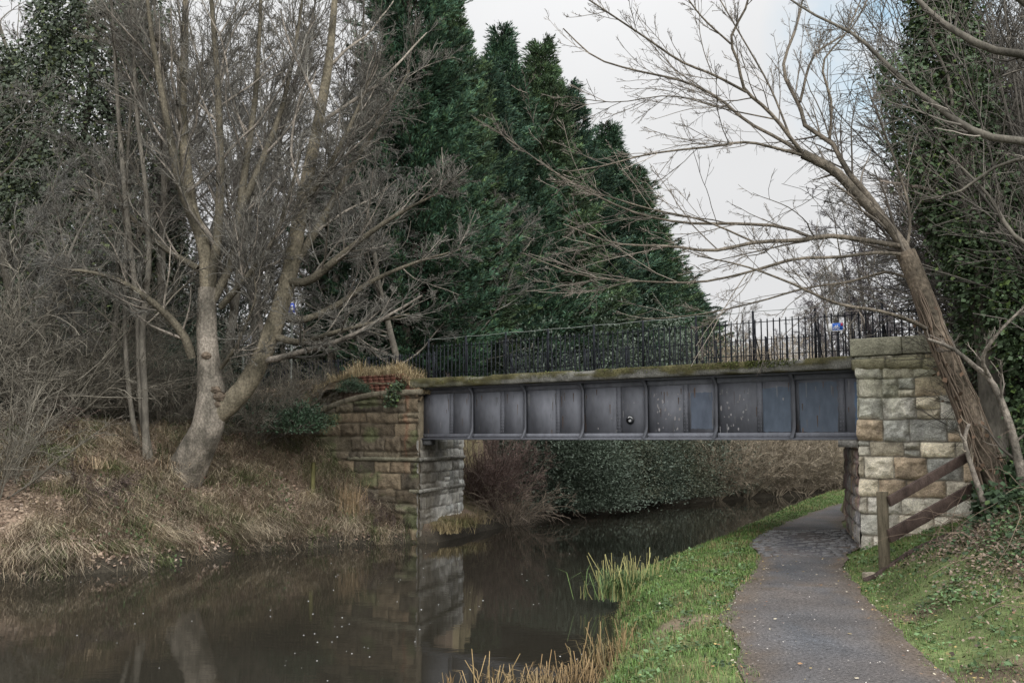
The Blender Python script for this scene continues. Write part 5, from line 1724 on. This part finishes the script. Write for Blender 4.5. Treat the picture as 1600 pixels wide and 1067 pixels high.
# left bank litter: dead leaves and bracken scraps
x, y, r = scatter(170000, -17, 1, 15, 34, 630)
dl = sdist(x, y, LE); s, t = bridge_st(x, y)
k = (dl > .05) & (dl < 9) & ((t < -.05) | (s > SL + 4.6)) & (r.random(len(x)) < np.clip(1.25 - dl * .12, .2, 1))
x, y = x[k], y[k]
n = len(x)
z = ground(x, y)
pal = np.array([[0.26, 0.19, 0.14], [0.33, 0.255, 0.19], [0.19, 0.135, 0.10], [0.30, 0.235, 0.19], [0.13, 0.095, 0.07]])
gb = MB()
L = r.uniform(.05, .13, n)
gb.kites(np.stack([x, y, z + r.uniform(0, .07, n)], 1), r.normal(0, 1, (n, 3)) * np.array([1, 1, .5]), r.normal(0, .5, (n, 3)) + np.array([0, -.2, 1.0]), L, L * r.uniform(.3, .7, n), pal[r.integers(0, 5, n)] * r.uniform(.7, 1.25, (n, 1)))
tag(gb.build('leaf_litter', M['deadleaf']), 'brown dead leaves and stalks littering the left bank', 'leaf litter', None, 'stuff')
# bramble canes arching over the left bank
r = RNG(636)
nS = 900
x = r.uniform(-15, 0.5, nS); y = r.uniform(16, 30, nS)
dl = sdist(x, y, LE); s, t = bridge_st(x, y)
k = (dl > .1) & (dl < 6.5) & ((t < -.1) | (s > SL + 5)) & (fbm(x * .6, y * .6, 637, 3) > .42)
x, y = x[k], y[k]; nS = len(x)
P_, R_ = grow(np.stack([x, y, ground(x, y) - .02], 1), np.stack([r.normal(0, .7, nS), r.normal(-.3, .6, nS), r.uniform(.3, 1.4, nS)], 1), r.uniform(.4, 1.3, nS), np.full(nS, .006), np.full(nS, .0035), 8, .12, 0, r, .55)
gb = MB()
cane = np.array([[.17, .085, .065], [.20, .15, .10], [.12, .08, .07], [.27, .22, .16]])
gb.tubes(P_, R_, 3, cane[r.integers(0, 4, nS)] * r.uniform(.7, 1.3, (nS, 1)))
n = nS * 9
i = r.integers(0, nS, n); q = r.integers(1, 8, n)
L = r.uniform(.03, .08, n)
lc = np.array([[.17, .10, .075], [.06, .085, .04], [.22, .15, .10]])[r.choice(3, n, p=[.45, .35, .2])]
gb.kites(P_[i, q] + r.normal(0, .02, (n, 3)), r.normal(0, 1, (n, 3)), r.normal(0, .5, (n, 3)) + np.array([0, 0, 1.0]), L, L * .6, lc * r.uniform(.6, 1.3, (n, 1)))
tag(gb.build('undergrowth', M['twig']), 'red-brown bramble canes with a few leaves arching over the left bank', 'brambles', None, 'stuff')
# green weeds on the left bank
r = RNG(640)
nc = 420
cxs = r.uniform(-15, 0.5, nc); cys = r.uniform(16, 30, nc)
dl = sdist(cxs, cys, LE); s, t = bridge_st(cxs, cys)
k = (dl > .1) & (dl < 6) & (t < -.1) & (fbm(cxs * .6, cys * .6, 642, 3) > .47)
cxs, cys = cxs[k], cys[k]; nc = len(cxs)
idx = np.repeat(np.arange(nc), 60); n = len(idx)
x = cxs[idx] + r.normal(0, .2, n); y = cys[idx] + r.normal(0, .2, n)
z = ground(x, y) + np.abs(r.normal(0, .14, n))
gb = MB(); L = r.uniform(.04, .1, n)
gb.kites(np.stack([x, y, z], 1), r.normal(0, 1, (n, 3)), r.normal(0, .5, (n, 3)) + np.array([0, 0, 1.0]), L, L * .6, np.array([0.05, 0.085, 0.03])[None] * r.uniform(.5, 1.5, (n, 1)))
o = gb.build('weeds', M['leaf']); tag(o, 'patches of low green weeds among the dry grass of the left bank', 'weeds', None, 'stuff')

# broad-leaved weeds in the verge
r = RNG(645)
nc = 420
cxs = r.uniform(0.5, 9, nc); cys = r.uniform(7, 19, nc)
dr_ = -sdist(cxs, cys, RE); pl_2 = sdist(cxs, cys, PL); pr_2 = -sdist(cxs, cys, PR); s, t = bridge_st(cxs, cys)
k = (((dr_ > .1) & (pl_2 > .05)) | ((pr_2 > .1) & (pr_2 < 3))) & (t < -.1)
cxs, cys = cxs[k], cys[k]; nc = len(cxs)
idx = np.repeat(np.arange(nc), 26); n = len(idx)
x = cxs[idx] + r.normal(0, .07, n); y = cys[idx] + r.normal(0, .07, n)
z = ground(x, y) + r.uniform(0.01, .07, n)
gb = MB(); L = r.uniform(.03, .075, n)
gb.kites(np.stack([x, y, z], 1), r.normal(0, 1, (n, 3)) * np.array([1, 1, .4]), r.normal(0, .4, (n, 3)) + np.array([0, 0, 1.0]), L, L * .6, np.array([0.075, 0.125, 0.05])[None] * r.uniform(.5, 1.5, (nc, 1))[idx] * r.uniform(.7, 1.3, (n, 1)))
tag(gb.build('weeds', M['leaf']), 'low broad-leaved weeds mixed into the grass beside the towpath', 'weeds', None, 'stuff')

# ivy and leaf litter on the right bank
x, y, r = scatter(150000, 3, 12, 7, 17, 650)
pr = -sdist(x, y, PR); s, t = bridge_st(x, y)
dens = smooth(.5, 1.5, pr) * smooth(9.8, 11.5, y) + smooth(1.6, 3.0, pr) * .7
k = (pr > .15) & (t < -2.7) & (r.random(len(x)) < dens * .8 + .03)
x, y, pr = x[k], y[k], pr[k]; n = len(x)
z = ground(x, y)
green = r.random(n) < .25 + .6 * smooth(1.3, 2.1, pr)
C = np.where(green[:, None], np.array([0.04, 0.07, 0.03]) * r.uniform(.5, 1.6, (n, 1)), np.array([0.18, 0.135, 0.10]) * r.uniform(.35, 1.5, (n, 1)))
gb = MB(); L = r.uniform(.022, .06, n) * np.where(green, 1.3, 1.0)
lift = np.where(green, r.uniform(0, .16, n) * smooth(1.0, 2.4, pr), .015)
gb.kites(np.stack([x, y, z + lift + .01], 1), r.normal(0, 1, (n, 3)) * np.array([1, 1, .45]), r.normal(0, .45, (n, 3)) + np.array([-.2, -.3, 1.0]), L, L * r.uniform(.5, .9, n), C)
tag(gb.build('ivy_groundcover', M['leaf']), 'trailing ivy and brown leaves carpeting the steep right bank', 'ivy', None, 'stuff')
# bare trailing stems on that bank
gb = MB()
r = RNG(655)
nS = 240
x = r.uniform(4.5, 9, nS); y = r.uniform(9.5, 14, nS)
pr = -sdist(x, y, PR); k = (pr > .9)
x, y = x[k], y[k]; nS = len(x)
S_ = np.stack([x, y, ground(x, y) + .03], 1)
P_, R_ = grow(S_, np.stack([r.normal(-.3, .5, nS), r.normal(-.2, .5, nS), r.uniform(.0, .7, nS)], 1), r.uniform(.4, 1.3, nS), np.full(nS, .005), np.full(nS, .003), 7, .2, 0, r, .4)
gb.tubes(P_, R_, 3, np.array([.16, .12, .09])[None] * r.uniform(.6, 1.4, (nS, 1)))
tag(gb.build('trailing_stems', M['twig']), 'thin bare stems trailing down the right bank below the ivy', 'stems', None, 'stuff')
# yellow leaves fallen on verge and path
x, y, r = scatter(5200, 0.5, 9, 7, 17, 660)
pr = -sdist(x, y, PR); pl = sdist(x, y, PL); dr = -sdist(x, y, RE); s, t = bridge_st(x, y)
d_edge = np.minimum(np.abs(pr), np.abs(pl))
k = (dr > .3) & (t < -.1) & ((r.random(len(x)) < np.exp(-d_edge * 5)) | (r.random(len(x)) < .035) | ((pr > 0.1) & (r.random(len(x)) < .3)))
x, y, pr, pl = x[k], y[k], pr[k], pl[k]; n = len(x)
z = np.maximum(ground(x, y), 0.0) + np.where((pr < 0) & (pl < 0), .05, .04)
gb = MB(); L = r.uniform(.018, .055, n)
pal = np.array([[0.25, 0.15, 0.08], [0.33, 0.25, 0.10], [0.16, 0.09, 0.06], [0.36, 0.32, 0.24]])
gb.kites(np.stack([x, y, z], 1), r.normal(0, 1, (n, 3)) * np.array([1, 1, .1]), r.normal(0, .2, (n, 3)) + np.array([0, 0, 1.0]), L, L * .65, pal[r.integers(0, 4, n)])
tag(gb.build('fallen_leaves', M['deadleaf']), 'scattered fallen leaves along the towpath edges', 'leaves', None, 'stuff')

# grit lying on the towpath
x, y, r = scatter(14000, 0.5, 6, 7, 17, 665)
pl = sdist(x, y, PL); pr = -sdist(x, y, PR)
k = (pl < -.02) & (pr < -.02) & (r.random(len(x)) < .25 + np.exp(-np.minimum(-pl, -pr) * 5))
x, y = x[k], y[k]; n = len(x)
gb = MB(); L = r.uniform(.008, .022, n)
gb.kites(np.stack([x, y, np.full(n, .052)], 1), r.normal(0, 1, (n, 3)) * np.array([1, 1, .2]), r.normal(0, .3, (n, 3)) + np.array([0, 0, 1.0]), L, L * .8, np.array([0.13, 0.12, 0.11])[None] * np.exp(r.normal(0, .7, (n, 1))), .5)
tag(gb.build('gravel', M['deadleaf']), 'fine grit scattered over the towpath tarmac', 'grit', None, 'stuff')

# ---- tufts: reeds by the water, tall dry stalks, grass on the wall
def reed_clump(name, label, px, py, z0, n, h, spread, cg, cd, seed, width=.014, cut=True, droopg=(.6, 1.4), cat='reeds', nd=None):
    c = on(px, py, z0) if not isinstance(px, np.ndarray) else px
    t_ = thing(name, label, cat, tuple(c))
    r = RNG(seed)
    nd = n if nd is None else nd
    m_ = MB()
    a = r.uniform(0, 6.283, n)
    P = np.stack([c[0] + r.normal(0, spread, n), c[1] + r.normal(0, spread * .6, n), np.full(n, c[2] - .05)], 1)
    m_.blades(P, np.stack([np.cos(a), np.sin(a), 0 * a], 1), r.uniform(.5, 1.0, n) * h, np.full(n, width), r.uniform(*droopg, n), np.array(cg)[None] * r.uniform(.6, 1.3, (n, 1)))
    m_.build('leaf_blades', M['blade'], t_)
    m_ = MB()
    P = np.stack([c[0] + r.normal(0, spread, nd), c[1] + r.normal(0, spread * .6, nd), np.full(nd, c[2] - .05)], 1)
    hh = (.25 + .8 * r.random(nd) ** 1.6) * h
    T = P + np.stack([r.normal(0, .22, nd), r.normal(0, .15, nd), np.ones(nd)], 1) * hh[:, None]
    PP = np.stack([P, (P + T) / 2 + r.normal(0, .01, (nd, 3)), T], 1)
    m_.tubes(PP, np.tile(np.array([[.006, .0055, .0045 if cut else .002]]), (nd, 1)), 4, np.array(cd)[None] * r.uniform(.6, 1.3, (nd, 1)))
    m_.build('stalks', M['blade'], t_)
    return t_


reed_clump('reed_clump', 'green clump of clipped reeds at the water beside the worn verge', 990, 930, -.42, 520, .72, .26, (0.12, 0.185, 0.065), (0.32, 0.30, 0.13), 701, .012, True, (.3, 1.2), nd=150)
reed_clump('dry_reed_clump', 'straw-coloured broken reeds thickest in front of the verge corner', 905, 1060, -.58, 150, .34, .22, (0.22, 0.15, 0.075), (0.3, 0.21, 0.11), 702, .009, True, (.3, 1.2), nd=60)
reed_clump('dry_reed_clump', 'tallest straw reeds by the worn verge corner', 960, 1035, -.52, 130, .5, .18, (0.19, 0.15, 0.07), (0.28, 0.2, 0.1), 703, .009, True, (.2, 1.1), nd=50)
reed_clump('dry_reed_clump', 'separate straw reed tuft in the water left of the main clump', 775, 1068, -.6, 36, .42, .16, (0.28, 0.2, 0.1), (0.33, 0.24, 0.12), 704, .012, True, (.2, .9), nd=16)
reed_clump('dry_reed_clump', 'lone pair of straw reeds farthest left in the water', 702, 1072, -.6, 6, .3, .03, (0.3, 0.2, 0.1), (0.3, 0.22, 0.12), 705, .02, True, (.1, .4), nd=3)
reed_clump('dry_reed_clump', 'low straw reeds between the tuft in the water and verge', 845, 1068, -.6, 50, .26, .16, (0.25, 0.18, 0.09), (0.3, 0.22, 0.12), 706, .009, True, (.3, 1.0), nd=20)
for k, (f_, n_, h_, lab) in enumerate([(-.1, 220, .45, 'grass tuft hanging over the water at the corner of the dark abutment'), (.9, 260, .5, 'green and straw grass tuft at the foot of the left pier, nearest its corner'), (1.9, 260, .42, 'middle grass tuft at the foot of the left pier'), (2.9, 260, .5, 'grass tuft at the far foot of the left pier by the red-stemmed shrub')]):
    q_ = CL + CW * f_ - BU * .42
    reed_clump('grass_tuft', lab, np.array([q_[0], q_[1], gz(q_[0], q_[1])]), 0, 0, n_, h_, .3, [(0.2, 0.19, 0.08), (0.30, 0.24, 0.13)][k % 2], (0.28, 0.21, 0.12), 740 + k, .011, False, (.5, 1.5), 'grass tuft', nd=14)
c = on(545, 815, -.1); c = at(545, 800, 25.7); c[2] = gz(c[0], c[1])
reed_clump('dry_stalk_tuft', 'tall tuft of straw-coloured stalks on the left bank before the abutment', c, 0, 0, 160, 1.0, .2, (0.27, 0.2, 0.12), (0.27, 0.19, 0.11), 707, .012, False, (.15, .6), 'grass tuft', nd=45)
c = at(258, 748, 24.3); c[2] = gz(c[0], c[1])
reed_clump('dry_stalk_tuft', 'drooping tuft of pale dead grass left of the big trunk', c, 0, 0, 220, .55, .3, (0.30, 0.225, 0.15), (0.25, 0.18, 0.11), 708, .013, False, (.8, 1.5), 'grass tuft', nd=20)
c = at(120, 745, 22.4); c[2] = gz(c[0], c[1])
reed_clump('dry_stalk_tuft', 'drooping tuft of pale dead grass below the ivy column', c, 0, 0, 200, .5, .35, (0.27, 0.205, 0.13), (0.25, 0.18, 0.11), 709, .013, False, (.8, 1.5), 'grass tuft', nd=15)
gr_ = thing('wall_top_grass', 'golden dry grass growing on top of the left abutment above the red bricks', 'grass tuft', tuple(bp(SL + 1.5, .5, 3.5)))
r = RNG(720)
n = 6500
s_ = np.where(r.random(n) < .8, r.uniform(.4, 4.2, n), r.uniform(-.1, .5, n))
top = np.interp(s_, [-.1, .15, .6, 1.0, 2.6, 3.6, 4.2], [3.2, 3.3, 3.6, 3.72, 3.74, 3.6, 3.3])
tt = r.uniform(-.02, .9, n)
P = np.array([bp(SL + a, b, c - .08) for a, b, c in zip(s_, tt, top)])
a = r.uniform(0, 6.283, n)
tuft = fbm(s_ * 3.2, tt * 3, 725, 3)
C = np.array([0.50, 0.405, 0.245])[None] * r.uniform(.45, 1.25, (n, 1)) * (.6 + .8 * tuft[:, None])
hh = r.uniform(.12, .6, n) * np.interp(s_, [-.1, .4, .9, 1.6, 2.3, 3, 4.2], [.45, .6, 1.1, .75, 1.15, .9, .5]) * (.25 + 1.5 * np.clip(tuft - .15, 0, 1))
dx_ = np.cos(a) + 1.6 * (fbm(s_ * 2.5, tt * 2 + 9, 727, 2) - .5) * 2
m_ = MB()
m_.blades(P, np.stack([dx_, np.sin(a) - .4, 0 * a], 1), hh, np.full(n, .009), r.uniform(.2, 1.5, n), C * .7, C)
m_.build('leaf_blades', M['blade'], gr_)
m_ = MB()
hs = np.linspace(-.05, 4.4, 60)
V, C_ = [], []
for a in hs:
    tz = float(np.interp(a, [-.1, .15, .6, 1.0, 2.6, 3.6, 4.4], [3.12, 3.2, 3.5, 3.66, 3.68, 3.55, 3.3]))
    for b, dz in ((.0, -.25), (.1, -.06), (.35, .0), (.7, .02), (1.2, -.05)):
        q = float(vnoise(np.array(a * 3), np.array(b * 3), 5)) * .06
        V.append(bp(SL + a, b, tz + dz + q)); C_.append(np.array([.11, .085, .055]))
m_.add(V, grid_faces(5, 60), np.array(C_))
m_.build('turf', M['soil'], gr_, True)

# foam flecks drifting on the water
r = RNG(730)
m_ = MB()
pts = []
for (px, py, n, sx_, sy_) in [(440, 1035, 24, 60, 14), (800, 945, 18, 60, 6), (560, 990, 30, 90, 12), (350, 965, 14, 60, 10), (620, 930, 14, 60, 8), (930, 1027, 14, 30, 4), (900, 880, 16, 140, 10), (700, 900, 20, 120, 20), (420, 905, 20, 140, 20), (1090, 870, 8, 16, 2), (180, 1010, 10, 60, 20), (960, 815, 12, 90, 8)]:
    for _ in range(int(n * .45)):
        pts.append((px + r.normal(0, sx_), py + r.normal(0, sy_)))
an = np.arange(7) * 2 * math.pi / 7
for (px, py) in pts:
    c = on(px, py, ZW)
    if not (sdist(np.array([c[0]]), np.array([c[1]]), LE)[0] < -.2 and -sdist(np.array([c[0]]), np.array([c[1]]), RE)[0] < -.15):
        continue
    rad = r.uniform(.004, .011) * (1.6 if r.random() < .15 else 1)
    V = [c + np.array([rad * math.cos(a), rad * math.sin(a), .002]) for a in an] + [c + np.array([.5 * rad * math.cos(a), .5 * rad * math.sin(a), .002 + rad * .45]) for a in an]
    m_.add(V, [[i, (i + 1) % 7, 7 + (i + 1) % 7, 7 + i] for i in range(7)])
    m_.f.append(np.array([[7 + i for i in range(7)]]) + m_.n - 14)
tag(m_.build('foam', M['foam']), 'tiny white foam flecks drifting on the brown canal water', 'foam', None, 'stuff')
